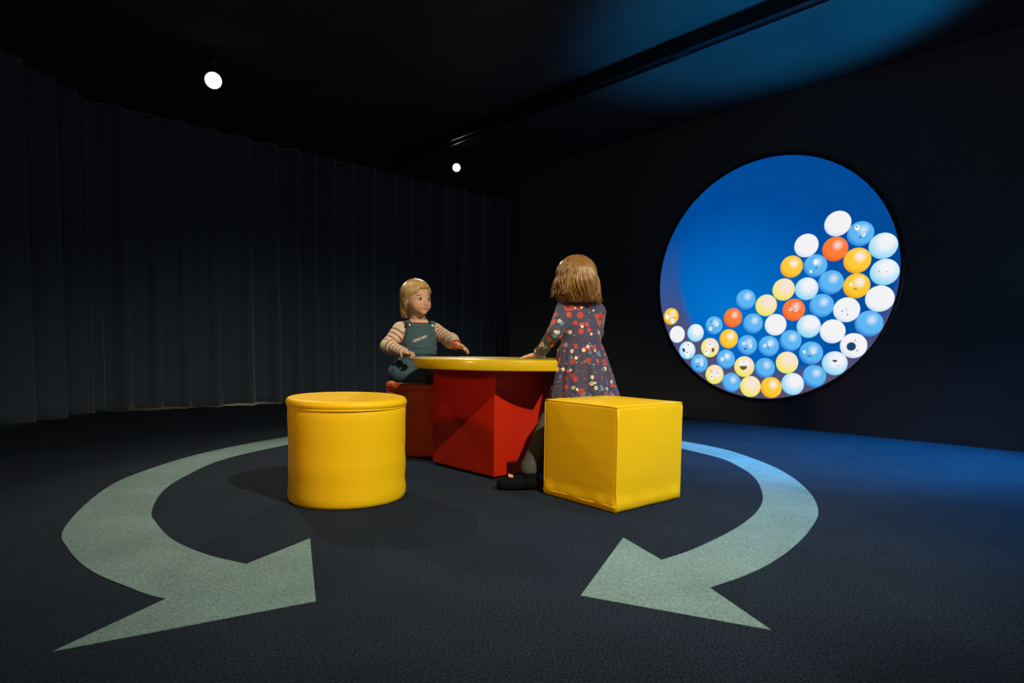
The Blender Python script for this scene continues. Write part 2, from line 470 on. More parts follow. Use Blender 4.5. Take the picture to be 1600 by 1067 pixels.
# ------------------------------------------------------------------ play table
TC = Vector((-0.045, 3.32, 0)); TR = 0.488; TZ0, TZ1 = 0.542, 0.597
def table():
    root = empty('play_table', TC)
    tag(root, 'low play table with a round yellow top and a square red base', 'table')
    # straight cut: a vertical plane on the right side
    c0 = Vector((0.2135, 2.85, 0)) - TC; c1 = Vector((0.275, 3.72, 0)) - TC
    dn = (c1 - c0).normalized()
    nn = Vector((dn.y, -dn.x, 0))       # pointing right
    dist = nn.dot(c0)
    half = math.acos(dist / TR); mid = math.atan2(nn.y, nn.x)
    arc = [mid + half + (2 * PI - 2 * half) * k / 90 for k in range(91)]
    base = [Vector((TR * math.cos(a), TR * math.sin(a), 0)) for a in arc]
    p0, p1 = base[-1], base[0]
    base += [p0.lerp(p1, k / 10) for k in range(1, 10)]
    n = len(base)
    def ring(inset, z):
        out = []
        for i in range(n):
            a, b = base[(i - 1) % n], base[(i + 1) % n]
            t = (b - a).normalized(); nm = Vector((-t.y, t.x, 0))
            p = base[i] + nm * inset
            out.append((p.x, p.y, z))
        return out
    rings = [ring(0.012, TZ0), ring(0.003, TZ0 + 0.003), ring(0.0, TZ0 + 0.010), ring(0.0, TZ1 - 0.012), ring(0.002, TZ1 - 0.005), ring(0.007, TZ1 - 0.001), ring(0.014, TZ1)]
    V = [p for r in rings for p in r]; Fc = []
    for i in range(len(rings) - 1):
        for k in range(n):
            Fc.append((i * n + k, i * n + (k + 1) % n, (i + 1) * n + (k + 1) % n, (i + 1) * n + k))
    Fc.append(tuple(range(n))[::-1]); Fc.append(tuple((len(rings) - 1) * n + k for k in range(n)))
    t = obj('tabletop', V, Fc, MAT['table_yellow'], root, True)
    md = t.modifiers.new('es', 'EDGE_SPLIT'); md.split_angle = math.radians(35)
    near = Vector((-0.082, 2.96, 0)); S = 0.52
    a = math.atan2(0.68, 0.733)
    b = empty('base', near + Vector((math.cos(a) * S / 2 - math.sin(a) * S / 2, math.sin(a) * S / 2 + math.cos(a) * S / 2, 0)) - TC, a)
    bpy.data.objects.remove(b)
    def bx(nm, s, z0, z1, mat, bev):
        o = box(nm, -s, s, -s, s, z0, z1, mat, root, bev)
        o.location = near + Vector((math.cos(a) * S / 2 - math.sin(a) * S / 2, math.sin(a) * S / 2 + math.cos(a) * S / 2, 0)) - TC
        o.rotation_euler = (0, 0, a)
        return o
    bx('pedestal', S / 2, 0.014, TZ0 - 0.001, MAT['table_red'], 0.004)
    bx('plinth', S / 2 - 0.012, 0.0, 0.0145, MAT['plinth'], 0.0)
table()

# ------------------------------------------------------------------ spotlight fixtures
def spotlight(loc, aim, label, R):
    root = empty('spotlight', (loc.x, loc.y, CEIL))
    tag(root, label, 'spotlight', 'lit track spotlights under the ceiling')
    d = (aim - loc).normalized()
    q = d.to_track_quat('Z', 'Y')
    rel = loc - Vector((loc.x, loc.y, CEIL))
    prof = [(R * 0.55, -0.16), (R * 0.95, -0.14), (R * 1.08, -0.05), (R * 1.10, 0.06), (R * 1.04, 0.062), (R * 1.02, 0.02)]
    h = lathe('housing', prof, MAT['black'], root, 40); h.location = rel; h.rotation_euler = q.to_euler()
    l = lathe('lens', [(R * 1.0, 0.045), (R * 0.8, 0.049), (R * 0.4, 0.052), (0.0, 0.053)], NT('lamp_glow').emit((1.0, 0.93, 0.78, 1), 6.0), root, 32)
    l.location = rel; l.rotation_euler = q.to_euler()
    s = Vector((-d.y, d.x, 0)).normalized()
    k = R * 1.16
    pts = [rel + s * k - d * 0.04, rel + s * k + Vector((0, 0, 0.06)), Vector((s.x * k * 0.6, s.y * k * 0.6, -0.05)), Vector((-s.x * k * 0.6, -s.y * k * 0.6, -0.05)), rel - s * k + Vector((0, 0, 0.06)), rel - s * k - d * 0.04]
    tube('yoke', pts, 0.006, MAT['black'], root, 6)
    lathe('ceiling_mount', [(0.0, -0.055), (0.03, -0.055), (0.034, -0.05), (0.034, 0.0)], MAT['black'], root, 24)
spotlight(SPOT_A, Vector((-0.25, 0.9, 0.5)), 'glowing round spotlight nearer the camera, high on the left', 0.058)
spotlight(SPOT_B, Vector((-0.1, 0.6, 0.6)), 'glowing round spotlight farther back, above the two children', 0.042)
# ------------------------------------------------------------------ round screen with its balls
SCR_U, SCR_Z, SCR_R = -2.4099, 1.2905, 1.0522
SCR_Q = Matrix((U_, Vector((0, 0, 1)), -N_)).transposed()      # local x right, y up, z into the room
def scr_loc(x, y, off):
    return N_ * (WALL_D - off) + U_ * (SCR_U + x) + Vector((0, 0, SCR_Z + y))
def screen():
    root = empty('round_screen', scr_loc(0, 0, 0.0))
    root.rotation_euler = SCR_Q.to_euler()
    tag(root, 'large round blue glowing screen with a black rim on the dark wall', 'screen')
    n = NT('screen_picture'); c = n.co('Object')
    sp_ = n.n('SeparateXYZ'); n.l(c, sp_.inputs[0])
    x, y = sp_.outputs[0], sp_.outputs[1]
    def dist(cx, cy, sx=1.0, sy=1.0):
        a = n.math('MULTIPLY', n.math('SUBTRACT', x, cx), sx); b = n.math('MULTIPLY', n.math('SUBTRACT', y, cy), sy)
        return n.math('SQRT', n.math('ADD', n.math('MULTIPLY', a, a), n.math('MULTIPLY', b, b)))
    d = dist(-0.35, -0.25, 0.8, 1.0)
    col = n.ramp(d, [(0.0, srgb(0, 116, 205)), (0.45, srgb(0, 100, 188)), (0.8, srgb(0, 82, 166)), (1.0, srgb(0, 74, 152))])
    d2 = dist(0.12, 0.14)
    f = n.ramp(d2, [(0.0, (0, 0, 0, 1)), (0.92, (0, 0, 0, 1)), (1.08, (1, 1, 1, 1))])
    low = n.ramp(n.math('MULTIPLY_ADD', y, 0.5, 0.5), [(0.0, srgb(84, 80, 112)), (0.3, srgb(74, 80, 124)), (0.55, srgb(40, 84, 158)), (0.75, srgb(0, 76, 156))])
    mixd = n.mix(f, col, low)
    pic = n.emit(mixd, 1.0)
    S = 128
    V = [(0, 0, 0.004)]; Fc = []
    for k in range(S):
        a = 2 * PI * k / S
        V.append((SCR_R * math.cos(a), SCR_R * math.sin(a), 0.004))
    for k in range(S):
        V.append((SCR_R * math.cos(2 * PI * k / S), SCR_R * math.sin(2 * PI * k / S), 0.0005))
    for k in range(S):
        j = (k + 1) % S
        Fc.append((0, 1 + k, 1 + j)); Fc.append((1 + k, 1 + S + k, 1 + S + j, 1 + j))
    obj('panel', V, Fc, pic, root, False)
    R = SCR_R
    lathe('rim', [(R + 0.002, 0.0005), (R + 0.002, 0.005), (R + 0.005, 0.007), (R + 0.028, 0.008), (R + 0.032, 0.005), (R + 0.034, 0.0005), (R + 0.002, 0.0005)],
          plain('rim_black_gloss', (0.012, 0.014, 0.018, 1), 0.22), root, 128)
screen()

def ball_mat(name, hi, base, edge, hr, hs):
    """picture of a shaded ball as the screen shows it: pale centre up and to the right, deeper colour at the lower left"""
    n = NT(name); c = n.co('Object')
    sp_ = n.n('SeparateXYZ'); n.l(c, sp_.inputs[0])
    a = n.math('SUBTRACT', sp_.outputs[0], 0.22); b = n.math('SUBTRACT', sp_.outputs[1], 0.30)
    d = n.math('SQRT', n.math('ADD', n.math('MULTIPLY', a, a), n.math('MULTIPLY', b, b)))
    d = n.math('MULTIPLY', d, 1 / 1.4)
    return n.emit(n.ramp(d, [(0.0, hi), (hr, hi), (hs, base), (max(0.68, hs + 0.04), base), (0.98, edge)]), 1.0)
BALL_MAT = {
    'blue': ball_mat('picture_blue', srgb(214, 230, 250), srgb(94, 182, 242), srgb(18, 112, 210), 0.02, 0.36),
    'light': ball_mat('picture_pale_blue', srgb(244, 243, 248), srgb(160, 220, 248), srgb(84, 186, 238), 0.30, 0.80),
    'white': ball_mat('picture_white', srgb(244, 243, 246), srgb(242, 242, 246), srgb(190, 220, 242), 0.4, 0.7),
    'amber': ball_mat('picture_amber', srgb(255, 242, 230), srgb(254, 202, 56), srgb(236, 158, 24), 0.03, 0.40),
    'pale': ball_mat('picture_pale_yellow', srgb(250, 228, 218), srgb(248, 230, 140), srgb(226, 230, 60), 0.22, 0.66),
    'orange': ball_mat('picture_orange', srgb(255, 216, 206), srgb(253, 124, 56), srgb(228, 88, 34), 0.02, 0.36),
}
EYE = NT('picture_eye_white').emit(srgb(240, 246, 252), 1.0)
DARK = NT('picture_pupil').emit(srgb(40, 52, 64), 1.0)
MOUTHS = {'blue': NT('picture_mouth_blue').emit(srgb(28, 66, 106), 1.0), 'amber': NT('picture_mouth_brown').emit(srgb(96, 88, 34), 1.0)}
def disc_me(nm, mat, h=0.006, seg=40):
    V, Fc = [(0, 0, h)], []
    for r, z in ((0.6, h), (0.9, h), (1.0, h * 0.85), (1.0, 0.0)):
        for k in range(seg): V.append((r * math.cos(2 * PI * k / seg), r * math.sin(2 * PI * k / seg), z))
    for k in range(seg):
        j = (k + 1) % seg
        Fc.append((0, 1 + k, 1 + j))
        for q in range(3): Fc.append((1 + q * seg + k, 1 + (q + 1) * seg + k, 1 + (q + 1) * seg + j, 1 + q * seg + j))
    me = mesh(nm, V, Fc); me.materials.append(mat); return me
def shape_me(nm, pts, mat, h=0.0015):
    n = len(pts)
    V = [(p[0], p[1], h) for p in pts] + [(p[0], p[1], 0) for p in pts]
    Fc = [tuple(range(n))] + [(i, n + i, n + (i + 1) % n, (i + 1) % n) for i in range(n)]
    me = mesh(nm, V, Fc); fix_normals(me); me.materials.append(mat); return me
def arc_band(cx, cy, r, a0, a1, w):
    o = [(cx + r * math.cos(math.radians(a0 + (a1 - a0) * k / 12)), cy + r * math.sin(math.radians(a0 + (a1 - a0) * k / 12)), 4 * (k / 12) * (1 - k / 12)) for k in range(13)]
    out = [(x + (x - cx) / r * w * t * 0.5, y + (y - cy) / r * w * t * 0.5) for x, y, t in o]
    inn = [(x - (x - cx) / r * w * t * 0.5, y - (y - cy) / r * w * t * 0.5) for x, y, t in o]
    return out + inn[::-1][1:-1]
SMILE = [(math.cos(PI + PI * k / 16), 0.35 + 1.0 * math.sin(PI + PI * k / 16)) for k in range(17)]
FROWN = arc_band(0, -0.9, 1.15, 38, 142, 0.34)
BROW = arc_band(0, -0.6, 1.0, 40, 140, 0.5)
BALL_ME = {k: disc_me('ball', m) for k, m in BALL_MAT.items()}
EYE_ME = disc_me('eye', EYE, 0.0016, 24); PUP_ME = disc_me('pupil', DARK, 0.0014, 16)
MOUTH_ME = {}
for k, m in MOUTHS.items():
    MOUTH_ME[k] = {'s': shape_me('mouth', SMILE, m), 'f': shape_me('mouth', FROWN, m), 'b': shape_me('eyebrow', BROW, m), 'm': disc_me('mouth', m, 0.0015, 32)}
BALLS = [(-0.914, -0.3), (-0.844, -0.481), (-0.641, -0.466), (-0.452, -0.398), (-0.731, -0.64), (-0.6, -0.768), (-0.485, -0.606), (-0.436, -0.872), (-0.328, -0.719), (-0.301, -0.523), (-0.267, -0.33), (-0.26, -0.94), (-0.143, -0.775), (-0.123, -0.581), (-0.077, -0.387), (-0.151, -0.171), (-0.074, -0.968), (0.046, -0.782), (0.072, -0.589), (0.037, -0.23), (0.126, -0.402), (0.12, -0.959), (0.239, -0.735), (0.261, -0.539), (0.276, -0.278), (0.184, -0.101), (0.244, 0.089), (0.306, -0.914), (0.41, -0.418), (0.382, -0.115), (0.442, 0.076), (0.36, 0.252), (0.43, -0.644), (0.477, -0.833), (0.514, -0.254), (0.581, -0.066), (0.6, -0.467), (0.627, -0.717), (0.602, 0.188), (0.614, 0.392), (0.704, -0.299), (0.77, -0.112), (0.764, 0.084), (0.783, 0.287), (0.76, -0.574), (0.86, -0.412), (0.928, -0.222), (0.951, -0.02), (0.943, 0.176)]
KIND = ['amber', 'white', 'light', 'blue', 'light', 'blue', 'pale', 'pale', 'blue', 'amber', 'orange', 'blue', 'pale', 'blue', 'blue', 'blue', 'pale', 'blue', 'blue', 'pale', 'white', 'amber', 'pale', 'blue', 'orange', 'pale', 'amber', 'light', 'light', 'light', 'blue', 'white', 'blue', 'blue', 'blue', 'blue', 'white', 'light', 'orange', 'white', 'white', 'amber', 'amber', 'blue', 'white', 'blue', 'white', 'light', 'light']
BLABEL = [
    'amber ball with two bulging white eyes, alone at the left rim of the round screen',
    'plain white ball at the left rim, just below the bulging-eyed amber ball',
    'plain pale blue ball to the right of the white ball at the left rim',
    'blue ball with a tilted two-eyed face, left of the left plain orange ball',
    'pale blue ball with a sideways dark mouth, below the white ball at left rim',
    'blue ball with a small smiling face touching the lower left rim',
    'pale yellow ball with bulging eyes and sideways olive mouth, left of an amber ball',
    'pale yellow ball with wide staring eyes and one eyebrow at the lower left rim',
    'blue ball with two close white eyes and no mouth, left of the laughing ball',
    'plain amber ball directly below the plain orange ball on the left of the pile',
    'plain orange ball on the left slope of the pile, above a plain amber ball',
    'plain blue ball on the bottom rim between two pale yellow balls',
    'pale yellow ball laughing with a wide open dark mouth',
    'blue ball with two eyes and a small smile, above the laughing pale yellow ball',
    'plain blue ball directly right of the plain orange ball on the left slope',
    'plain blue ball highest on the left part of the slope, beside a pale yellow ball',
    'plain pale yellow ball on the bottom rim, left of an amber ball',
    'plain blue ball directly right of the laughing pale yellow ball',
    'blue ball with two eyes and a tiny round mouth, right of the smiling blue ball',
    'plain pale yellow ball on the slope, to the left of the heavy-lidded orange ball',
    'plain white ball in mid pile, just below left of the heavy-lidded orange ball',
    'plain amber ball at the very bottom of the rim',
    'plain pale yellow ball to the left of the frowning blue ball near the bottom',
    'plain blue ball below the mid-pile white ball, above left of the frowning blue ball',
    'orange ball with two heavy-lidded white eyes in the middle of the pile',
    'plain pale yellow ball on the slope, just above left of the heavy-lidded orange ball',
    'plain amber ball on the slope, below left of the lone white ball',
    'plain pale blue ball on the bottom rim, right of the amber bottom ball',
    'plain pale blue ball below right of the heavy-lidded orange ball',
    'pale blue ball with one small white fleck, above right of the heavy-lidded orange ball',
    'blue ball with a white tear and sideways mouth, right of an amber ball',
    'plain white ball at the peak of the middle slope, left of the upper orange ball',
    'blue ball with round eyes and a sad frown near the bottom right of the pile',
    'plain blue ball on the lower right rim, below the frowning blue ball',
    'plain blue ball to the left of the white ball with three dark dots',
    'plain blue ball directly below the upper plain orange ball',
    'plain white ball just below left of the white ball with three dark dots',
    'pale blue ball with an upside-down smile on the lower right rim',
    'plain orange ball directly beneath the topmost white ball',
    'plain white ball, topmost of the whole pile',
    'white ball with three small dark dots for a face',
    'amber ball with two white eyes and a sad frown',
    'plain amber ball directly above the frowning amber ball',
    'blue ball with blotched white eyes and round mouth, right of topmost white ball',
    'white ball with a large round dark open mouth at the lower right rim',
    'plain blue ball on the right rim, above the open-mouthed white ball',
    'plain white ball on the right rim, below the dot-eyed pale blue ball',
    'pale blue ball with two tiny dot eyes on the right rim',
    'plain pale blue ball, highest of those touching the right rim']
FEATS = [(1, 'e', -0.038, -0.001, 0.026), (1, 'e', 0.021, -0.042, 0.026), (1, 'p', -0.025, 0.021, 0.006), (1, 'p', 0.031, -0.015, 0.006), (1, 'b', 0.014, 0.023, 0.012), (4, 'e', -0.03, -0.029, 0.018), (4, 'e', 0.033, 0.009, 0.018), (4, 'p', -0.033, -0.024, 0.005), (4, 'p', 0.034, 0.008, 0.004), (4, 'b', -0.02, 0.03, 0.014), (5, 'e', 0.016, 0.043, 0.028), (5, 'e', 0.008, -0.036, 0.029), (5, 'p', 0.014, 0.054, 0.006), (5, 'p', 0.005, -0.021, 0.006), (5, 'm', -0.035, 0.002, 0.018), (6, 'e', -0.025, 0.024, 0.016), (6, 'e', 0.031, -0.007, 0.016), (6, 'p', -0.027, 0.026, 0.005), (6, 'p', 0.03, -0.007, 0.005), (6, 's', -0.016, -0.032, 0.013), (7, 'e', -0.0, 0.023, 0.027), (7, 'e', -0.029, -0.045, 0.027), (7, 'p', 0.002, 0.032, 0.006), (7, 'p', -0.034, -0.034, 0.006), (7, 'm', 0.034, -0.022, 0.018), (8, 'e', 0.037, 0.006, 0.023), (8, 'e', -0.027, -0.026, 0.023), (8, 'p', 0.037, 0.012, 0.006), (8, 'p', -0.025, -0.024, 0.006), (8, 'b', -0.025, 0.026, 0.014), (9, 'e', -0.032, 0.002, 0.018), (9, 'e', 0.011, 0.031, 0.018), (9, 'p', -0.034, 0.004, 0.004), (9, 'p', 0.009, 0.032, 0.004), (13, 'e', -0.029, 0.028, 0.022), (13, 'e', 0.025, 0.034, 0.022), (13, 's', -0.005, -0.008, 0.035), (14, 'e', -0.029, 0.016, 0.016), (14, 'e', 0.035, -0.009, 0.016), (14, 'p', -0.031, 0.018, 0.004), (14, 'p', 0.031, -0.008, 0.004), (14, 's', -0.015, -0.033, 0.014), (19, 'e', -0.032, 0.005, 0.015), (19, 'e', 0.012, 0.022, 0.015), (19, 'p', -0.034, 0.004, 0.004), (19, 'p', 0.012, 0.023, 0.004), (19, 'm', -0.0, -0.014, 0.006), (25, 'e', -0.026, 0.006, 0.014), (25, 'e', 0.021, -0.001, 0.014), (25, 'p', -0.026, 0.009, 0.006), (25, 'p', 0.019, 0.003, 0.006), (33, 'e', -0.05, 0.009, 0.013), (33, 'e', 0.025, 0.006, 0.013), (33, 'p', -0.05, 0.008, 0.003), (33, 'p', 0.028, 0.008, 0.003), (33, 'f', -0.009, -0.03, 0.022), (38, 's', 0.003, 0.021, 0.018), (38, 'e', -0.036, -0.012, 0.011), (38, 'p', 0.032, -0.02, 0.004), (38, 'p', -0.038, -0.012, 0.003), (41, 'p', -0.03, -0.009, 0.005), (41, 'p', 0.011, -0.04, 0.005), (41, 'p', 0.002, 0.003, 0.004), (42, 'e', -0.038, 0.013, 0.015), (42, 'e', 0.035, 0.008, 0.014), (42, 'p', -0.037, 0.01, 0.003), (42, 'p', 0.031, 0.008, 0.003), (42, 'f', -0.007, -0.028, 0.02), (45, 'm', -0.014, -0.007, 0.034), (45, 'p', 0.012, 0.041, 0.005), (45, 'p', 0.031, -0.04, 0.005), (44, 'e', -0.023, 0.05, 0.021), (44, 'e', 0.025, -0.01, 0.014), (44, 'p', -0.025, 0.058, 0.006), (44, 'p', 0.023, -0.006, 0.004), (44, 'm', 0.003, -0.029, 0.006), (48, 'p', -0.036, 0.009, 0.004), (48, 'p', 0.016, 0.003, 0.004), (31, 'e', -0.031, -0.045, 0.012), (31, 'b', 0.018, -0.017, 0.017), (31, 'e', 0.004, 0.033, 0.019), (30, 'e', 0.018, -0.021, 0.007)]
ROT = {(5, 'm'): 0.5, (31, 'b'): 1.2, (7, 'm'): 0.0, (1, 'b'): -0.6, (4, 'b'): 0.5, (8, 'b'): 0.6}
# sizes grow a little toward the right of the picture
RAD = [0.085, 0.085, 0.088, 0.088, 0.089, 0.09, 0.093, 0.093, 0.091, 0.091, 0.09, 0.091, 0.096, 0.093, 0.092, 0.093, 0.097, 0.091, 0.093, 0.097, 0.096, 0.095, 0.097, 0.093, 0.096, 0.097, 0.096, 0.097, 0.099, 0.097, 0.097, 0.1, 0.099, 0.096, 0.099, 0.1, 0.1, 0.1, 0.101, 0.104, 0.102, 0.101, 0.103, 0.1, 0.102, 0.104, 0.104, 0.104, 0.103]
BALLS = [list(b) for b in BALLS]
RAD = [r * 0.972 for r in RAD]
for _ in range(60):                       # let touching balls settle side by side
    for i in range(len(BALLS)):
        for j in range(i):
            dx, dy = BALLS[i][0] - BALLS[j][0], BALLS[i][1] - BALLS[j][1]
            L = math.hypot(dx, dy); g = RAD[i] + RAD[j] + 0.0008 - L
            if g > 0:
                for q, s_ in ((i, 0.5), (j, -0.5)):
                    BALLS[q][0] += dx / L * g * s_; BALLS[q][1] += dy / L * g * s_
    for i in range(len(BALLS)):
        L = math.hypot(*BALLS[i]); m_ = SCR_R - RAD[i] - 0.003
        if L > m_: BALLS[i] = [BALLS[i][0] * m_ / L, BALLS[i][1] * m_ / L]
for i, (bx_, by_) in enumerate(BALLS):
    k = KIND[i]; r = RAD[i]
    b = bpy.data.objects.new('ball', BALL_ME[k]); COL.objects.link(b)
    lim = SCR_R - r - 0.003
    rr = math.hypot(bx_, by_)
    if rr > lim: bx_, by_ = bx_ * lim / rr, by_ * lim / rr
    b.location = scr_loc(bx_, by_, 0.0045); b.rotation_euler = SCR_Q.to_euler(); b.scale = (r, r, 1)
    tag(b, BLABEL[i], 'ball', 'balls shown on the round screen')
    for (q, t, x, y, s) in FEATS:
        if q != i + 1: continue
        mk = 'amber' if k in ('amber', 'pale') else 'blue'
        me, nm, z = (EYE_ME, 'eye', 0.0062) if t == 'e' else (PUP_ME, 'pupil', 0.0080) if t == 'p' else (MOUTH_ME[mk][t], 'eyebrow' if t == 'b' else 'mouth', 0.0064)
        f = bpy.data.objects.new(nm, me); COL.objects.link(f); f.parent = b
        f.location = (x / r, y / r, z)
        sx, sy = s / r, s / r
        if t == 'e': sx *= 0.88; sy *= 1.08
        if (q, t) in ((7, 'm'), (5, 'm')): sx *= 0.75; sy *= 1.1
        f.scale = (sx, sy, 1); f.rotation_euler = (0, 0, ROT.get((q, t), 0))
# ------------------------------------------------------------------ figures: one smooth surface per body, grown from a distance field
class Field:
    def __init__(s, lo, hi, res):
        s.res = res; s.lo = np.array(lo, float)
        s.n = np.ceil((np.array(hi) - s.lo) / res).astype(int) + 1
        s.d = np.full(tuple(s.n), 0.5, np.float32)
        s.ax = [(s.lo[i] + np.arange(s.n[i]) * res).astype(np.float32) for i in range(3)]
    def _win(s, lo, hi):
        a = np.maximum(((np.array(lo) - s.lo) / s.res).astype(int) - 1, 0)
        b = np.minimum(((np.array(hi) - s.lo) / s.res).astype(int) + 3, s.n)
        b = np.maximum(b, a)
        return tuple(slice(int(x), int(y)) for x, y in zip(a, b))
    def _pts(s, w):
        return (s.ax[0][w[0]][:, None, None], s.ax[1][w[1]][None, :, None], s.ax[2][w[2]][None, None, :])
    def _put(s, w, v, k, sub=False):
        o = s.d[w]
        if sub:
            v = -v; h = np.clip(0.5 - 0.5 * (v - o) / max(k, 1e-5), 0, 1) if k > 0 else None
            s.d[w] = np.maximum(o, v) if k <= 0 else np.maximum(o, v) + k * 0.25 * np.maximum(1 - np.abs(o - v) / k, 0) ** 2
        elif k <= 0: s.d[w] = np.minimum(o, v)
        else: s.d[w] = np.minimum(o, v) - k * 0.25 * np.maximum(1 - np.abs(o - v) / k, 0) ** 2
    def cone(s, a, b, ra, rb, k=0.0):
        a = np.array(a, float); b = np.array(b, float); m = max(ra, rb) + k + 4 * s.res
        w = s._win(np.minimum(a, b) - m, np.maximum(a, b) + m); X, Y, Z = s._pts(w)
        ab = b - a; L = max(float(ab @ ab), 1e-9)
        t = np.clip(((X - a[0]) * ab[0] + (Y - a[1]) * ab[1] + (Z - a[2]) * ab[2]) / L, 0, 1)
        d = np.sqrt((X - a[0] - t * ab[0]) ** 2 + (Y - a[1] - t * ab[1]) ** 2 + (Z - a[2] - t * ab[2]) ** 2) - (ra + (rb - ra) * t)
        s._put(w, d, k)
    def chain(s, P, R, k=0.0, kj=None):
        for i in range(len(P) - 1): s.cone(P[i], P[i + 1], R[i], R[i + 1], k if (i == 0 or kj is None) else kj)
    def ell(s, c, r, axes=None, k=0.0, sub=False):
        c = np.array(c, float); r = np.array(r, float); m = r.max() + k + 4 * s.res
        w = s._win(c - m, c + m); X, Y, Z = s._pts(w)
        A = np.eye(3) if axes is None else np.array(axes, float)
        q = [((X - c[0]) * A[i][0] + (Y - c[1]) * A[i][1] + (Z - c[2]) * A[i][2]) for i in range(3)]
        k0 = np.sqrt(sum((q[i] / r[i]) ** 2 for i in range(3))); k1 = np.sqrt(sum((q[i] / r[i] ** 2) ** 2 for i in range(3)))
        s._put(w, k0 * (k0 - 1) / np.maximum(k1, 1e-6), k, sub)
    def mesh(s):
        d = s.d; ins = d < 0
        cs = np.zeros(tuple(s.n - 1), np.int8)
        for i in (0, 1):
            for j in (0, 1):
                for k in (0, 1):
                    cs += ins[i:s.n[0] - 1 + i, j:s.n[1] - 1 + j, k:s.n[2] - 1 + k]
        act = np.argwhere((cs > 0) & (cs < 8))
        idx = np.full(tuple(s.n - 1), -1, np.int32)
        idx[tuple(act.T)] = np.arange(len(act))
        acc = np.zeros((len(act), 3)); cnt = np.zeros(len(act))
        cor = [(i, j, k) for i in (0, 1) for j in (0, 1) for k in (0, 1)]
        val = {c: d[tuple((act + np.array(c)).T)] for c in cor}
        for c in cor:
            for ax in range(3):
                if c[ax]: continue
                e = list(c); e[ax] = 1; e = tuple(e)
                va, vb = val[c], val[e]; m = (va < 0) != (vb < 0)
                t = np.where(m, va / np.where(m, va - vb, 1), 0)
                p = np.tile(np.array(c, float), (len(act), 1)); p[:, ax] += t
                acc[m] += p[m]; cnt[m] += 1
        V = s.lo + (act + acc / np.maximum(cnt, 1)[:, None]) * s.res
        F = []
        for ax in range(3):
            b, c = (ax + 1) % 3, (ax + 2) % 3
            sl0 = [slice(None)] * 3; sl1 = [slice(None)] * 3
            sl0[ax] = slice(0, -1); sl1[ax] = slice(1, None)
            A, B = ins[tuple(sl0)], ins[tuple(sl1)]
            ed = np.argwhere(A != B)
            ok = (ed[:, b] > 0) & (ed[:, c] > 0) & (ed[:, b] < s.n[b] - 1) & (ed[:, c] < s.n[c] - 1)
            ed = ed[ok]; flip = A[tuple(ed.T)]
            q = []
            for (db, dc) in ((-1, -1), (0, -1), (0, 0), (-1, 0)):
                e = ed.copy(); e[:, b] += db; e[:, c] += dc; q.append(idx[tuple(e.T)])
            q = np.stack(q, 1)
            q[~flip] = q[~flip][:, ::-1]
            F.append(q)
        return V, np.concatenate(F)
    def smooth_mesh(s, it=2):
        V, F = s.mesh()
        e = np.concatenate([F[:, [0, 1]], F[:, [1, 2]], F[:, [2, 3]], F[:, [3, 0]]])
        for lam in [0.5, -0.52] * it:
            acc = np.zeros_like(V); cnt = np.zeros(len(V))
            np.add.at(acc, e[:, 0], V[e[:, 1]]); np.add.at(cnt, e[:, 0], 1)
            np.add.at(acc, e[:, 1], V[e[:, 0]]); np.add.at(cnt, e[:, 1], 1)
            V = V + lam * (acc / np.maximum(cnt, 1)[:, None] - V)
        return V, F
def np_obj(name, V, F, mat, parent, origin=(0, 0, 0), attr=None):
    me = bpy.data.meshes.new(name)
    V = V - np.array(origin)
    me.vertices.add(len(V)); me.vertices.foreach_set('co', V.astype(np.float32).ravel())
    k = F.shape[1]
    me.loops.add(F.size); me.polygons.add(len(F))
    me.loops.foreach_set('vertex_index', F.astype(np.int32).ravel())
    me.polygons.foreach_set('loop_start', (np.arange(len(F)) * k).astype(np.int32))
    me.update(calc_edges=True); me.validate()
    if attr:
        for an, av in attr.items():
            a = me.attributes.new(an, 'FLOAT', 'POINT'); a.data.foreach_set('value', av.astype(np.float32))
    return link(name, me, mat, parent, True)
class Frame:
    """left / forward / up frame standing at a point"""
    def __init__(s, o, f):
        s.o = np.array(o, float); f = np.array([f[0], f[1], 0.0]); s.f = f / np.linalg.norm(f)
        s.l = np.array([-s.f[1], s.f[0], 0.0]); s.u = np.array([0, 0, 1.0])
    def __call__(s, l, f, z): return s.o + s.l * l + s.f * f + s.u * z
    def tilt(s, pitch, roll=0.0):
        c, q = math.cos(pitch), math.sin(pitch)
        s.f, s.u = s.f * c - s.u * q, s.u * c + s.f * q
        c, q = math.cos(roll), math.sin(roll)
        s.l, s.u = s.l * c + s.u * q, s.u * c - s.l * q
        return s
    def ax(s): return (s.l, s.f, s.u)
def unit(v): v = np.array(v, float); return v / np.linalg.norm(v)
def rot(v, k, a):
    k = unit(k); return v * math.cos(a) + np.cross(k, v) * math.sin(a) + k * (k @ v) * (1 - math.cos(a))
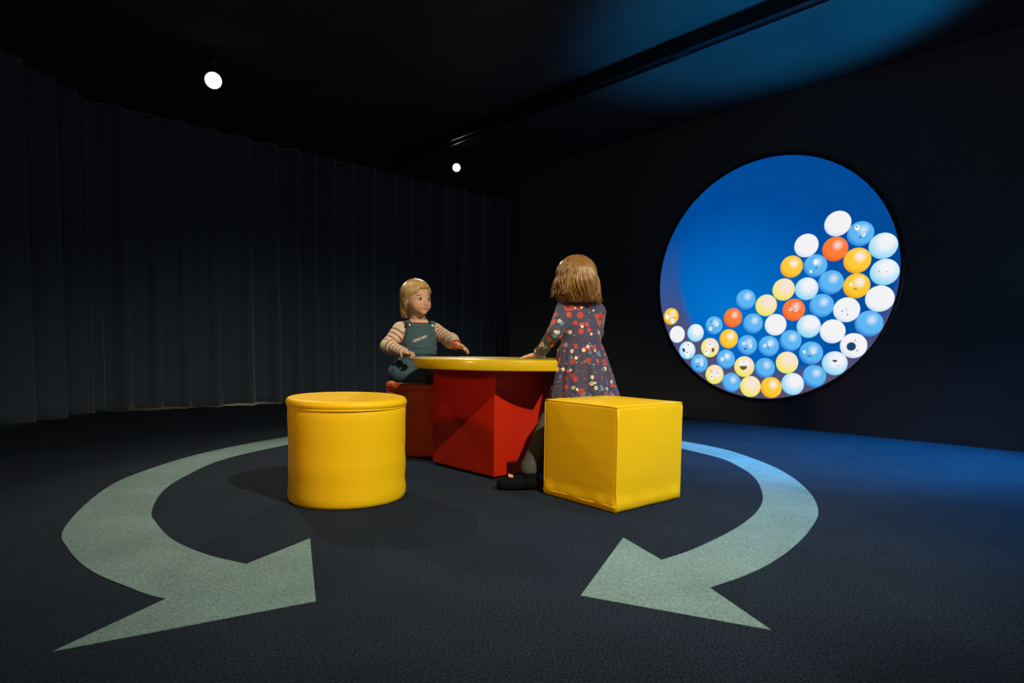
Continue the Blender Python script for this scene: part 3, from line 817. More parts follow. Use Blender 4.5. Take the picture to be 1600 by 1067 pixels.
def hand(fd, wrist, d, palm, side, S, curl, thumb_out=0.9, spread=0.16):
    """d: towards the fingers, palm: out of the palm, side: towards the thumb; S = hand length"""
    wrist = np.array(wrist, float); d = unit(d); palm = unit(palm - d * (palm @ d)); side = unit(side - d * (side @ d) - palm * (side @ palm))
    ax = np.cross(d, palm)
    W = S * 0.22; pr = S * 0.085
    kn = []
    for i, o in enumerate((1.0, 0.36, -0.30, -0.92)):
        p = wrist + d * S * (0.50, 0.53, 0.51, 0.46)[i] + side * W * o * 0.85
        kn.append(p)
        fd.cone(wrist + side * W * o * 0.45 + d * S * 0.04, p, pr * 1.12, pr * 0.98, pr * 1.1)
    fd.ell(wrist + d * S * 0.16 + side * W * 0.55 + palm * pr * 0.4, (pr * 1.2, S * 0.17, pr * 1.1), (side, d, palm), pr)
    for i, o in enumerate((1.0, 0.36, -0.30, -0.92)):
        L = S * (0.42, 0.47, 0.43, 0.34)[i]; r = S * (0.066, 0.068, 0.064, 0.056)[i]
        v = unit(d + side * o * spread); p = kn[i]
        axis = np.cross(v, palm)
        c = curl[i]
        P = [p]
        for f, a in ((0.42, c * 0.9), (0.32, c * 1.1), (0.26, c * 0.7)):
            v = rot(v, axis, a); p = p + v * L * f; P.append(p)
        fd.cone(P[0], P[1], r * 1.05, r, 0.003); fd.cone(P[1], P[2], r, r * 0.94, 0.0008); fd.cone(P[2], P[3], r * 0.94, r * 0.8, 0.0008)
    b = wrist + d * S * 0.17 + side * W * 0.75 + palm * pr * 0.2
    v = unit(d * 0.62 + side * thumb_out + palm * 0.25)
    p1 = b + v * S * 0.17; v2 = unit(v * 0.8 + d * 0.5); p2 = p1 + v2 * S * 0.14; v3 = unit(v2 + d * 0.25); p3 = p2 + v3 * S * 0.10
    fd.cone(b, p1, pr * 1.0, S * 0.075, 0.006); fd.cone(p1, p2, S * 0.075, S * 0.07, 0.001); fd.cone(p2, p3, S * 0.07, S * 0.055, 0.001)
TONE = {}
def strands(name, frame, spec, n, seed, mat, parent, origin, cap=None):
    rnd = random.Random(seed)
    VV, FF, AA = [], [], []; base = 0
    for i in range(n):
        pts, r = spec(rnd, i)
        if pts is None: continue
        m = len(pts)
        rad = [r * (1.0 if k < m * 0.6 else 1.0 - 0.75 * (k - m * 0.6) / (m * 0.4)) for k in range(m)]
        v, f = tube_vf([Vector(p) for p in pts], rad, 4, False, False)
        VV += [tuple(x) for x in v]; FF += [tuple(base + j for j in q) for q in f]; base += len(v)
        AA += [TONE.get(i, rnd.random())] * len(v)
    V = np.array(VV); F = np.array(FF, int)
    if cap is not None:
        cV, cF = cap
        F = np.concatenate([F, cF + len(V)]); V = np.concatenate([V, cV]); AA = AA + [0.25] * len(cV)
    return np_obj(name, V, F, mat, parent, origin, {'tone': np.array(AA)})
def skin_mat(name, col):
    n = NT(name); c = n.co('Object')
    a = n.noise(c, 40, 3)
    return n.bsdf(n.mix(n.math('MULTIPLY', a, 0.35), col, (col[0] * 0.95, col[1] * 0.72, col[2] * 0.66, 1)), 0.5, Subsurface_Weight=0.12, Subsurface_Radius=(0.012, 0.005, 0.003), Subsurface_Scale=0.6, Specular_IOR_Level=0.3)
def hair_mat(name, a, b):
    n = NT(name); t = n.n('Attribute', attribute_name='tone')
    return n.bsdf(n.mix(t.outputs['Fac'], a, b), 0.36, Specular_IOR_Level=0.5, Anisotropic=0.3)
def cloth_bump(n, c):
    w = n.noise(c, 26, 3, 0.55); f = n.noise(c, 500, 1)
    return n.math('ADD', n.math('MULTIPLY', f, 0.08), w)
SKIN = skin_mat('child_skin', (0.60, 0.34, 0.23, 1))
EYEW = plain('eye_white', (0.75, 0.74, 0.72, 1), 0.15)
IRIS = plain('eye_iris', (0.035, 0.025, 0.02, 1), 0.1)
LIP = plain('lip_skin', (0.42, 0.15, 0.11, 1), 0.45)
BROWM = plain('brow_hair', (0.27, 0.14, 0.06, 1), 0.7)
def head(fd, H, s=1.0):
    A = H.ax()
    def P(l, f, z): return H(l * s, f * s, z * s)
    fd.ell(P(0, -0.012, 0.018), (0.080 * s, 0.094 * s, 0.088 * s), A, 0.0)
    fd.ell(P(0, 0.026, -0.034), (0.066 * s, 0.064 * s, 0.066 * s), A, 0.03 * s)
    for q in (-1, 1): fd.ell(P(q * 0.034, 0.048, -0.044), (0.028 * s, 0.026 * s, 0.027 * s), A, 0.022 * s)
    fd.ell(P(0, 0.070, -0.084), (0.022 * s, 0.018 * s, 0.017 * s), A, 0.022 * s)
    for q in (-1, 1): fd.ell(P(q * 0.031, 0.096, -0.006), (0.018 * s, 0.0125 * s, 0.009 * s), A, 0.014 * s, True)
    fd.cone(P(0, 0.083, -0.008), P(0, 0.097, -0.036), 0.007 * s, 0.0095 * s, 0.010 * s)
    for q in (-1, 1): fd.ell(P(q * 0.010, 0.090, -0.039), (0.007 * s, 0.007 * s, 0.006 * s), A, 0.005 * s)
    fd.ell(P(0, 0.082, -0.058), (0.024 * s, 0.012 * s, 0.013 * s), A, 0.012 * s)
    for q in (-1, 1):
        fd.ell(P(q * 0.082, -0.004, -0.018), (0.009 * s, 0.020 * s, 0.028 * s), A, 0.005 * s)
        fd.ell(P(q * 0.089, 0.002, -0.016), (0.006 * s, 0.010 * s, 0.016 * s), A, 0.004 * s, True)
    return P
def face_parts(P, H, s, root, origin):
    A = Matrix((Vector(H.l), Vector(H.f), Vector(H.u))).transposed()
    def ballp(name, c, r, mat):
        V, Fc = [], []
        n, m = 12, 18
        for i in range(n + 1):
            th = PI * i / n
            for j in range(m):
                ph = 2 * PI * j / m
                v = A @ Vector((r[0] * math.sin(th) * math.cos(ph), r[1] * math.sin(th) * math.sin(ph), r[2] * math.cos(th)))
                V.append(Vector(c) + v - Vector(origin))
        for i in range(n):
            for j in range(m): Fc.append((i * m + j, i * m + (j + 1) % m, (i + 1) * m + (j + 1) % m, (i + 1) * m + j))
        return obj(name, V, Fc, mat, root)
    for q in (-1, 1):
        e = ballp('eye', P(q * 0.031, 0.0755, -0.007), (0.0145 * s, 0.0125 * s, 0.0098 * s), EYEW)
        ballp('iris', P(q * 0.031 - 0.001, 0.0812, -0.007), (0.0088 * s, 0.0082 * s, 0.0088 * s), IRIS).parent = e
        tube('eyelid', [Vector(P(q * 0.031 + (k - 3) * 0.0052, 0.0865 - 0.0009 * (k - 3) ** 2, 0.0035 - 0.0009 * (k - 3) ** 2)) - Vector(origin) for k in range(7)], 0.0020 * s, BROWM, root, 6)
        tube('eyebrow', [Vector(P(q * 0.032 + (k - 3) * 0.0062, 0.0845 - 0.0013 * (k - 3) ** 2, 0.021 - 0.0006 * (k - 3) ** 2)) - Vector(origin) for k in range(7)], 0.0016 * s, BROWM, root, 6)
    up = [P((k - 4) * 0.0058, 0.0950 - 0.00055 * (k - 4) ** 2, -0.0585 + 0.0012 * math.cos((k - 4) * 1.5)) for k in range(9)]
    lo = [P((k - 4) * 0.0050, 0.0940 - 0.00055 * (k - 4) ** 2, -0.0645 + 0.0003 * (k - 4) ** 2) for k in range(9)]
    rr = [0.0010 * s, 0.0017 * s, 0.0022 * s, 0.0025 * s, 0.0023 * s, 0.0025 * s, 0.0022 * s, 0.0017 * s, 0.0010 * s]
    m = tube('lips', [Vector(p) - Vector(origin) for p in up], rr, LIP, root, 8)
    tube('lower_lip', [Vector(p) - Vector(origin) for p in lo], [r * 1.15 for r in rr], LIP, root, 8).parent = m

# ------------------------------------------------------------------ seated toddler
def toddler():
    O = np.array([-0.600, 3.72, 0.430])
    root = empty('person', O)
    tag(root, 'blond toddler in striped shirt and denim dungarees sitting on the red stool behind the table', 'person')
    B = Frame((-0.580, 3.725, 0.0), (0.36, -0.93))
    H = Frame((-0.583, 3.695, 0.944), (0.68, -0.73)).tilt(0.02, 0.0)
    SR = B(-0.112, -0.004, 0.752); ER = np.array([-0.746, 3.63, 0.655]); WR = np.array([-0.625, 3.505, 0.615])
    SL = B(0.112, -0.004, 0.750); EL = np.array([-0.372, 3.640, 0.693]); WL = np.array([-0.325, 3.49, 0.668])
    hipR, hipL = B(-0.058, 0.0, 0.508), B(0.058, 0.0, 0.508)
    knR = np.array([-0.675, 3.615, 0.500]); knL = np.array([-0.425, 3.650, 0.495])
    anR = np.array([-0.530, 3.600, 0.470]); anL = np.array([-0.575, 3.640, 0.470])
    lo, hi = (-0.90, 3.30, 0.42), (-0.20, 3.95, 1.10)
    fd = Field(lo, hi, 0.0028)
    # body: torso, legs, arms, neck, head, hands as one field
    fd.ell(B(0, 0, 0.52), (0.095, 0.075, 0.075), B.ax())
    fd.ell(B(0, 0.005, 0.60), (0.088, 0.075, 0.10), B.ax(), 0.05)
    fd.ell(B(0, 0.0, 0.71), (0.092, 0.066, 0.085), B.ax(), 0.05)
    fd.cone(SR + (SL - SR) * 0.12, SL - (SL - SR) * 0.12, 0.040, 0.040, 0.04)
    fd.cone(B(0, -0.002, 0.775), H(0, -0.015, -0.06), 0.042, 0.042, 0.03)
    for s_, e_, w_ in ((SR, ER, WR), (SL, EL, WL)):
        fd.cone(s_, e_, 0.034, 0.028, 0.03); fd.cone(e_, w_, 0.028, 0.020, 0.01)
    for h_, k_, a_ in ((hipR, knR, anR), (hipL, knL, anL)):
        fd.cone(h_, k_, 0.058, 0.045, 0.03); fd.cone(k_, a_, 0.042, 0.028, 0.015)
        fd.cone(a_, a_ + unit(a_ - k_) * 0.06 + np.array([0, 0, -0.006]), 0.026, 0.018, 0.012)
    P = head(fd, H, 0.97)
    d1 = np.array([0.62, -0.60, 0.10])
    hand(fd, WR + unit(WR - ER) * 0.012, unit(np.array([0.86, -0.45, 0.03])), np.array([0.0, -0.25, -0.95]), np.array([0.25, -0.7, 0.35]), 0.098, (0.95, 1.0, 1.0, 1.0), 0.5, 0.05)
    hand(fd, WL + unit(WL - EL) * 0.008, unit(np.array([0.78, -0.50, -0.26])), np.array([-0.25, -0.35, -0.85]), np.array([-0.75, -0.55, -0.28]), 0.108, (0.28, 0.22, 0.25, 0.34), 1.1, 0.22)
    V, F = fd.smooth_mesh()
    np_obj('body', V, F, SKIN, root, O)
    face_parts(P, H, 0.97, root, O)
    # striped shirt: torso and sleeves, follows the body a few millimetres outside it
    fs = Field(lo, hi, 0.0032)
    fs.ell(B(0, 0.004, 0.60), (0.098, 0.086, 0.11), B.ax())
    fs.ell(B(0, 0.0, 0.71), (0.103, 0.077, 0.092), B.ax(), 0.05)
    fs.cone(SR + (SL - SR) * 0.1, SL - (SL - SR) * 0.1, 0.047, 0.047, 0.04)
    fs.cone(B(0, 0.0, 0.765), B(0, 0.004, 0.806), 0.062, 0.053, 0.03)
    for s_, e_, w_, q in ((SR, ER, WR, 1), (SL, EL, WL, 2)):
        fs.cone(s_, e_, 0.046, 0.042, 0.03); fs.cone(e_, w_, 0.042, 0.030, 0.016)
        m_ = e_ * 0.5 + w_ * 0.5
        fs.ell(e_ + (w_ - e_) * 0.15, (0.044, 0.044, 0.044), None, 0.02)
    fs.cone(B(0, 0.006, 0.80), H(0, 0.0, -0.09), 0.043, 0.046, 0.0) if False else None
    # neck opening and cuff ends
    fs.cone(B(0, 0.016, 0.812), B(0, 0.016, 0.90), 0.046, 0.055) if False else None
    fs.ell(B(0, 0.022, 0.838), (0.052, 0.046, 0.040), B.ax(), 0.004, True)
    for e_, w_ in ((ER, WR), (EL, WL)):
        t = unit(w_ - e_); fs.ell(w_ + t * 0.066, (0.066, 0.066, 0.066), None, 0.002, True)
    V, F = fs.smooth_mesh()
    # stripe coordinate: along the sleeve or up the chest
    def bone(Vv, a, b):
        ab = b - a; t = np.clip(((Vv - a) @ ab) / (ab @ ab), 0, 1)
        return np.linalg.norm(Vv - a - t[:, None] * ab, axis=1), t * np.linalg.norm(ab)
    cand = []
    for s_, e_, w_ in ((SR, ER, WR), (SL, EL, WL)):
        L1 = np.linalg.norm(e_ - s_)
        ofs = (0.66 - (L1 / 0.0295) % 1.0) * 0.0295
        d_, t_ = bone(V, s_, e_); cand.append((d_ - 0.006, t_ + ofs)); d_, t_ = bone(V, e_, w_); cand.append((d_, t_ + L1 + ofs))
    dt = np.hypot((V - B(0, 0, 0)) @ B.l / 1.0, (V - B(0, 0, 0)) @ B.f) - 0.058
    cand.append((np.maximum(dt, 0.0), 0.80 - V[:, 2]))
    D = np.stack([c[0] for c in cand]); T = np.stack([c[1] for c in cand])
    st = T[np.argmin(D, 0), np.arange(len(V))]
    n = NT('striped_jersey'); at = n.n('Attribute', attribute_name='stripe')
    fr = n.math('FRACT', n.math('MULTIPLY', at.outputs['Fac'], 1 / 0.0295))
    red = n.math('LESS_THAN', fr, 0.27); c = n.co()
    n.bsdf(n.mix(red, (0.68, 0.56, 0.40, 1), (0.32, 0.022, 0.024, 1)), 0.85, cloth_bump(n, c), 0.5, 0.006)
    np_obj('shirt', V, F, n.m, root, O, {'stripe': st})
    n = NT('cream_rib'); np_ring = []
    CRM = n.bsdf((0.66, 0.54, 0.39, 1), 0.85)
    tube('collar', [Vector(B(0.047 * math.cos(a), 0.006 + 0.044 * math.sin(a), 0.813 - 0.012 * math.sin(a))) - Vector(O) for a in [2 * PI * k / 40 for k in range(40)]], 0.0055, CRM, root, 8, True)
    RCUFF = plain('red_rib', (0.30, 0.022, 0.024, 1), 0.85)
    for e_, w_, cm in ((ER, WR, RCUFF), (EL, WL, CRM)):
        t = unit(w_ - e_); a_ = unit(np.cross(t, [0, 0, 1])); b_ = np.cross(t, a_)
        tube('cuff', [Vector(w_ - t * 0.002 + (a_ * math.cos(q) + b_ * math.sin(q)) * 0.0265) - Vector(O) for q in [2 * PI * k / 28 for k in range(28)]], 0.0045, cm, root, 8, True)
    # dungarees
    n = NT('denim'); c = n.co()
    tw = n.noise(n.vmap(c, (1, 1, 0.35)), 420, 2); bl = n.noise(c, 14, 3, 0.6)
    DEN = n.bsdf(n.mix(bl, n.mix(tw, (0.016, 0.042, 0.066, 1), (0.046, 0.092, 0.125, 1)), (0.055, 0.105, 0.140, 1)), 0.85, cloth_bump(n, c), 0.6, 0.008)
    fp = Field(lo, hi, 0.0032)
    fp.ell(B(0, -0.004, 0.52), (0.125, 0.100, 0.085), B.ax())
    fp.ell(B(0, 0.006, 0.60), (0.108, 0.098, 0.055), B.ax(), 0.05)
    for h_, k_, a_ in ((hipR, knR, anR), (hipL, knL, anL)):
        fp.cone(h_, k_, 0.076, 0.060, 0.04); fp.cone(k_, a_, 0.058, 0.046, 0.02)
        fp.ell(k_ + (h_ - k_) * 0.35 + np.array([0, 0, 0.02]), (0.05, 0.05, 0.04), None, 0.03)
    # lower edge lies on the seat
    zz = fp.ax[2]; fp.d = np.maximum(fp.d, (0.436 - zz)[None, None, :])
    V, F = fp.smooth_mesh()
    dun = np_obj('dungarees', V, F, DEN, root, O)
    tube('waistband', [Vector(B(0.107 * math.cos(a), 0.006 + 0.096 * math.sin(a), 0.622)) - Vector(O) for a in [2 * PI * k / 48 for k in range(48)]], 0.0065, DEN, dun, 8, True)
    SHOE = plain('toddler_shoe_felt', (0.02, 0.022, 0.028, 1), 0.8)
    for k_, a_ in ((knR, anR), (knL, anL)):
        v = unit(a_ - k_); e_ = a_ + v * 0.06 + np.array([0, 0, -0.006])
        fq = Field(np.minimum(a_, e_) - 0.06, np.maximum(a_, e_) + 0.06, 0.003)
        fq.cone(a_ + v * 0.004, e_ + v * 0.006, 0.033, 0.025)
        zz = fq.ax[2]; fq.d = np.maximum(fq.d, (0.434 - zz)[None, None, :])
        V, F = fq.smooth_mesh(1); np_obj('shoe', V, F, SHOE, root, O)
    HEM = plain('denim_turnup', (0.22, 0.26, 0.28, 1), 0.9)
    hm = np.array([-0.672, 3.628, 0.470])
    tube('turnup', [Vector(hm + np.array([0.045 * math.cos(a) * 0.9, 0.030 * math.cos(a) - 0.01, 0.0]) + np.array([0.010 * math.sin(a), -0.030 * math.sin(a), 0.026 * math.sin(a) + 0.004])) - Vector(O) for a in [2 * PI * k / 32 for k in range(32)]], 0.009, HEM, dun, 8, True) if False else None
    # bib panel lying on the chest
    Vb, Fb = [], []
    nx, nz = 16, 18
    def chest(l, z):
        t = (z - 0.60) / 0.19
        f = 0.098 * (1 - t) + 0.081 * t + 0.006 * math.sin(t * PI)
        return (f + 0.006) * math.sqrt(max(0.05, 1 - (l / 0.135) ** 2))
    def halfw(t): return 0.104 - 0.012 * t - 0.026 * max(0, t - 0.45) ** 1.2
    for lay in (0.004, -0.002):
        for j in range(nz + 1):
            t = j / nz; z = 0.605 + 0.187 * t
            for i in range(nx + 1):
                l = halfw(t) * (2 * i / nx - 1)
                Vb.append(Vector(B(l, chest(l, z) + lay, z)) - Vector(O))
    W = nx + 1; K = W * (nz + 1)
    for j in range(nz):
        for i in range(nx):
            a = j * W + i; Fb.append((a, a + 1, a + W + 1, a + W)); Fb.append((K + a, K + a + W, K + a + W + 1, K + a + 1))
    rim_ = [i for i in range(W)] + [j * W + nx for j in range(1, nz + 1)] + [nz * W + i for i in range(nx - 1, -1, -1)] + [j * W for j in range(nz - 1, 0, -1)]
    for a, b in zip(rim_, rim_[1:] + rim_[:1]): Fb.append((a, b, K + b, K + a))
    bib = obj('bib', Vb, Fb, DEN, root)
    bib['label'] = 'dark teal denim bib with white lettering'
    tube('bib_seam', [Vector(B(halfw(1) * (2 * k / 12 - 1), chest(halfw(1) * (2 * k / 12 - 1), 0.776) + 0.005, 0.776)) - Vector(O) for k in range(13)], 0.0014, plain('denim_stitch', (0.10, 0.13, 0.14, 1), 0.8), bib, 5)
    # pocket on the bib's lower part
    pk = []
    for j in range(2): pass
    tube('pocket_edge', [Vector(B(-0.055 + 0.11 * k / 10, chest(-0.055 + 0.11 * k / 10, 0.645) + 0.0055, 0.645)) - Vector(O) for k in range(11)], 0.0026, DEN, bib, 6)
    # lettering
    fc = bpy.data.curves.new('lettering', 'FONT'); fc.body = 'CINN BOY'; fc.size = 0.0195; fc.align_x = 'CENTER'; fc.align_y = 'CENTER'; fc.extrude = 0.0
    fc.offset = 0.0005; fc.space_character = 1.05
    to = bpy.data.objects.new('tmp', fc); COL.objects.link(to)
    dg = bpy.context.evaluated_depsgraph_get(); tm = bpy.data.meshes.new_from_object(to.evaluated_get(dg)); bpy.data.objects.remove(to)
    bm = bmesh.new(); bm.from_mesh(tm)
    bmesh.ops.triangulate(bm, faces=bm.faces[:])
    bmesh.ops.subdivide_edges(bm, edges=bm.edges[:], cuts=1)
    ca, sa = math.cos(0.38), math.sin(0.38)
    for v in bm.verts:
        x, y = v.co.x * 0.92, v.co.y
        x, y = x * ca - y * sa, x * sa + y * ca
        l = x - 0.010; z = 0.700 + y
        v.co = Vector(B(l, chest(l, z) + 0.0052, z)) - Vector(O)
    bm.to_mesh(tm); bm.free()
    tm.name = 'lettering'
    link('lettering', tm, plain('lettering_cream', (0.80, 0.78, 0.68, 1), 0.7), bib, False)
    # straps and buckles
    METAL = plain('buckle_metal', (0.75, 0.75, 0.75, 1), 0.22, Metallic=0.9)
    for q in (-1, 1):
        top = 0.792
        pts = [B(q * 0.070, chest(0.070, top) + 0.003, top - 0.012), B(q * 0.073, 0.078, 0.800), B(q * 0.074, 0.045, 0.806), B(q * 0.070, 0.0, 0.808), B(q * 0.060, -0.050, 0.785), B(q * 0.045, -0.082, 0.73), B(q * 0.03, -0.100, 0.65)]
        Vs, Fs = [], []
        for i, p in enumerate(pts):
            for w, hgt in ((-0.014, 0.004), (0.014, 0.004), (0.014, -0.001), (-0.014, -0.001)):
                nrm = B.u if i in (2, 3) else (B.f if i < 2 else (-B.f if i > 4 else unit(B.u - B.f)))
                Vs.append(Vector(p + B.l * w + nrm * hgt) - Vector(O))
        for i in range(len(pts) - 1):
            for k in range(4): Fs.append((i * 4 + k, i * 4 + (k + 1) % 4, (i + 1) * 4 + (k + 1) % 4, (i + 1) * 4 + k))
        Fs.append((0, 1, 2, 3)); Fs.append(tuple(len(Vs) - 4 + k for k in range(4)))
        st_ = obj('strap', Vs, Fs, DEN, root)
        c_ = B(q * 0.070, chest(0.070, 0.781) + 0.007, 0.781)
        b_ = lathe('button', [(0.0, -0.002), (0.0078, -0.002), (0.0085, 0.001), (0.006, 0.003), (0.0, 0.0035)], METAL, st_, 18)
        b_.location = Vector(c_ - O); b_.rotation_euler = Vector(B.f).to_track_quat('Z', 'Y').to_euler()
    b_ = lathe('side_button', [(0.0, -0.002), (0.006, -0.002), (0.0066, 0.001), (0.0, 0.003)], METAL, root, 16)
    b_.location = Vector(B(0.095, chest(0.095, 0.64) + 0.010, 0.640) - O); b_.rotation_euler = Vector(B.f + B.l).to_track_quat('Z', 'Y').to_euler()
    # hair: fine straight strands from a side crown, fringe swept across the brow
    fh = Field((-0.75, 3.53, 0.76), (-0.42, 3.86, 1.10), 0.004)
    s = 0.97
    fh.ell(H(0, -0.018, 0.024), (0.0845, 0.0960, 0.0895), H.ax())
    fh.ell(H(0, -0.060, -0.045), (0.072, 0.048, 0.075), H.ax(), 0.03)
    fh.ell(H(0.018, 0.108, -0.055), (0.098, 0.085, 0.105), H.ax(), 0.012, True)
    fh.ell(H(0, 0.03, -0.13), (0.10, 0.08, 0.07), H.ax(), 0.01, True)
    fh.ell(H(0.012, 0.105, 0.015), (0.078, 0.055, 0.066), H.ax(), 0.012, True)
    cap = fh.smooth_mesh()
    def spec(rnd, i):
        az = rnd.uniform(-PI, PI)                # 0 = forward, + = left
        fr_ = abs(az)
        th0 = 0.02 + 0.9 * rnd.random() ** 2
        if fr_ < 1.35:
            th1 = (1.17 - 0.10 * az if az > 0 else 1.17 - 0.58 * az) + rnd.uniform(-0.16, 0.10)
            if az > 0.9: th1 = 1.45
        else: th1 = 1.8
        pts = []
        r = 1.0 + rnd.uniform(0.015, 0.075)
        sweep = rnd.uniform(-0.08, 0.08)
        for k in range(8):
            t = th0 + (th1 - th0) * k / 7
            a = az + sweep * k / 7
            if fr_ < 0.95: a += -0.50 * (k / 7) ** 1.3 * (1 if az > -0.3 else 0.35)
            l = math.sin(a) * math.sin(t); f = math.cos(a) * math.sin(t); z = math.cos(t)
            pts.append(H(0.0845 * r * l, -0.018 + 0.0965 * r * f, 0.024 + 0.0900 * r * z))
        if fr_ >= 1.35:
            L = rnd.uniform(0.055, 0.125) if fr_ > 1.75 else rnd.uniform(0.02, 0.07)
            p = pts[-1]; o = unit(H.l * math.sin(az) + H.f * math.cos(az))
            fl = rnd.uniform(-0.62, -0.02)
            for k in range(1, 5):
                q = k / 4
                pts.append(p - H.u * L * q + o * L * fl * q * q + H.l * rnd.uniform(-0.002, 0.002))
        return pts, rnd.uniform(0.0012, 0.0024)
    strands('hair', H, spec, 2100, 5, hair_mat('blond_hair', (0.22, 0.105, 0.028, 1), (0.74, 0.48, 0.17, 1)), root, O, cap)
toddler()

# ------------------------------------------------------------------ standing girl seen from behind
def girl():
    O = np.array([0.375, 3.11, 0.0])
    root = empty('person', O)
    tag(root, 'girl with brown bobbed hair in a floral dress, back turned, standing behind the yellow cube', 'person')
    fwd = (-0.38, 0.92)
    B = Frame((0.372, 3.115, 0.0), fwd)
    def px(x, y, Y):
        return np.array([(x - 800) / 946.4 * Y, Y, 0.65 + (545.5 - y) * Y / 946.4])
    hc = px(895, 441, 3.12)
    H = Frame(hc, (-0.42, 0.90)).tilt(0.10, 0.0)
    SL = px(880, 484, 3.10); SR = px(931, 487, 3.16)
    EL = px(866, 520, 3.02); WL = px(843, 551, 3.12) - np.array([0, 0, 0.004])
    ER = np.array([0.45, 3.28, 0.74]); WR = np.array([0.34, 3.42, 0.68])
    chest = (SL + SR) / 2 + np.array([0.0, 0.0, -0.055])
    waist = px(907, 536, 3.11)
    hip = px(914, 575, 3.115)
    hipL = hip - np.array([0.042, 0.01, 0.07]); hipR = hip + np.array([0.06, 0.01, -0.05])
    knL = np.array([0.188, 2.985, 0.290]); anL = np.array([0.083, 2.775, 0.075])
    knR = np.array([0.44, 3.17, 0.29]); anR = np.array([0.46, 3.19, 0.065])
    lo, hi = (-0.12, 2.62, -0.005), (0.66, 3.56, 1.16)
    fd = Field(lo, hi, 0.0032)
    A = B.ax()
    fd.ell(hip + np.array([0, 0, 0.0]), (0.105, 0.085, 0.085), A)
    fd.ell(waist, (0.090, 0.072, 0.09), A, 0.05)
    fd.ell(chest, (0.095, 0.068, 0.085), A, 0.05)
    fd.cone(SL + (SR - SL) * 0.13, SR - (SR - SL) * 0.13, 0.038, 0.038, 0.04)
    fd.cone(chest + np.array([0, 0, 0.05]), H(0, -0.01, -0.06), 0.042, 0.040, 0.03)
    for s_, e_, w_ in ((SL, EL, WL), (SR, ER, WR)):
        fd.cone(s_, e_, 0.034, 0.027, 0.03); fd.cone(e_, w_, 0.027, 0.019, 0.01)
    for h_, k_, a_ in ((hipL, knL, anL), (hipR, knR, anR)):
        fd.cone(h_, k_, 0.052, 0.040, 0.03); m_ = k_ + (a_ - k_) * 0.35; fd.cone(k_, m_, 0.040, 0.038, 0.012); fd.cone(m_, a_, 0.038, 0.022, 0.01)
    toeL = np.array([-0.035, 2.765, 0.026]); heelL = np.array([0.098, 2.775, 0.026])
    toeR = anR + np.array([-0.045, 0.115, -0.038]); heelR = anR + np.array([0.005, -0.025, -0.038])
    for a_, t_, h_ in ((anL, toeL, heelL), (anR, toeR, heelR)):
        fd.cone(h_, t_, 0.020, 0.014, 0.01); fd.cone(a_, h_ + (t_ - h_) * 0.25, 0.022, 0.020, 0.01)
    P = head(fd, H, 1.0)
    hand(fd, WL + unit(WL - EL) * 0.008, np.array([-0.74, 0.30, -0.13]), np.array([0.0, 0.10, -1.0]), np.array([0.35, 0.9, 0.0]), 0.105, (0.10, 0.08, 0.10, 0.12), 0.8, 0.18)
    hand(fd, WR + unit(WR - ER) * 0.01, np.array([-0.6, 0.7, -0.2]), np.array([-0.2, 0.1, -0.95]), np.array([-0.8, -0.5, 0.0]), 0.105, (0.3, 0.35, 0.4, 0.45), 0.8, 0.12)
    V, F = fd.smooth_mesh()
    np_obj('body', V, F, SKIN, root, O)
    face_parts(P, H, 1.0, root, O)
    # floral dress
    n = NT('floral_jersey'); c = n.co('Object')
    base = n.mix(n.noise(c, 60, 2), (0.034, 0.033, 0.074, 1), (0.062, 0.060, 0.118, 1))
    wob = n.noise(c, 90, 2, 0.5, 1)
    def flowers(col_in, scale, off, r0, r1, stops, centre, cfrac, keep):
        mp = n.vmap(c, (1, 1, 1), off)
        ad = n.n('VectorMath', operation='MULTIPLY_ADD'); n.l(wob, ad.inputs[0]); ad.inputs[1].default_value = (0.006, 0.006, 0.006); n.l(mp, ad.inputs[2])
        v = n.n('TexVoronoi', Scale=scale * 0.86, Randomness=0.75); n.l(ad.outputs[0], v.inputs['Vector'])
        sep = n.n('SeparateColor'); n.l(v.outputs['Color'], sep.inputs[0])
        rr = n.math('MULTIPLY_ADD', sep.outputs[1], r1 - r0, r0)
        inside = n.math('MULTIPLY', n.math('LESS_THAN', v.outputs['Distance'], rr), n.math('LESS_THAN', sep.outputs[2], keep))
        core = n.math('LESS_THAN', v.outputs['Distance'], n.math('MULTIPLY', rr, cfrac))
        fc = n.ramp(sep.outputs[0], stops, 'CONSTANT')
        return n.mix(inside, col_in, n.mix(core, fc, centre))
    RED = (0.48, 0.045, 0.030, 1); CRE = (0.72, 0.62, 0.46, 1); BLU = (0.10, 0.22, 0.36, 1); DK = (0.05, 0.04, 0.05, 1)
    col = flowers(base, 90, (0.3, 0.1, 0.7), 0.12, 0.24, [(0.0, CRE), (0.3, RED), (0.75, BLU)], CRE, 0.05, 0.40)
    col = flowers(col, 30, (0.0, 0.0, 0.0), 0.32, 0.46, [(0.0, RED), (0.62, (0.55, 0.07, 0.03, 1)), (0.9, BLU)], DK, 0.28, 0.68)
    col = flowers(col, 38, (0.52, 0.17, 0.31), 0.26, 0.38, [(0.0, CRE), (0.6, BLU), (0.8, CRE)], (0.10, 0.07, 0.08, 1), 0.40, 0.46)
    FLO = n.bsdf(col, 0.9, cloth_bump(n, c), 0.5, 0.006, Sheen_Weight=0.15)
    fs = Field(lo, hi, 0.0032)
    fs.ell(waist + np.array([0, 0, -0.02]), (0.103, 0.086, 0.07), A)
    fs.ell(waist + np.array([0, 0, 0.03]), (0.103, 0.086, 0.09), A, 0.03)
    fs.ell(chest, (0.107, 0.079, 0.092), A, 0.05)
    fs.cone(SL + (SR - SL) * 0.1, SR - (SR - SL) * 0.1, 0.046, 0.046, 0.04)
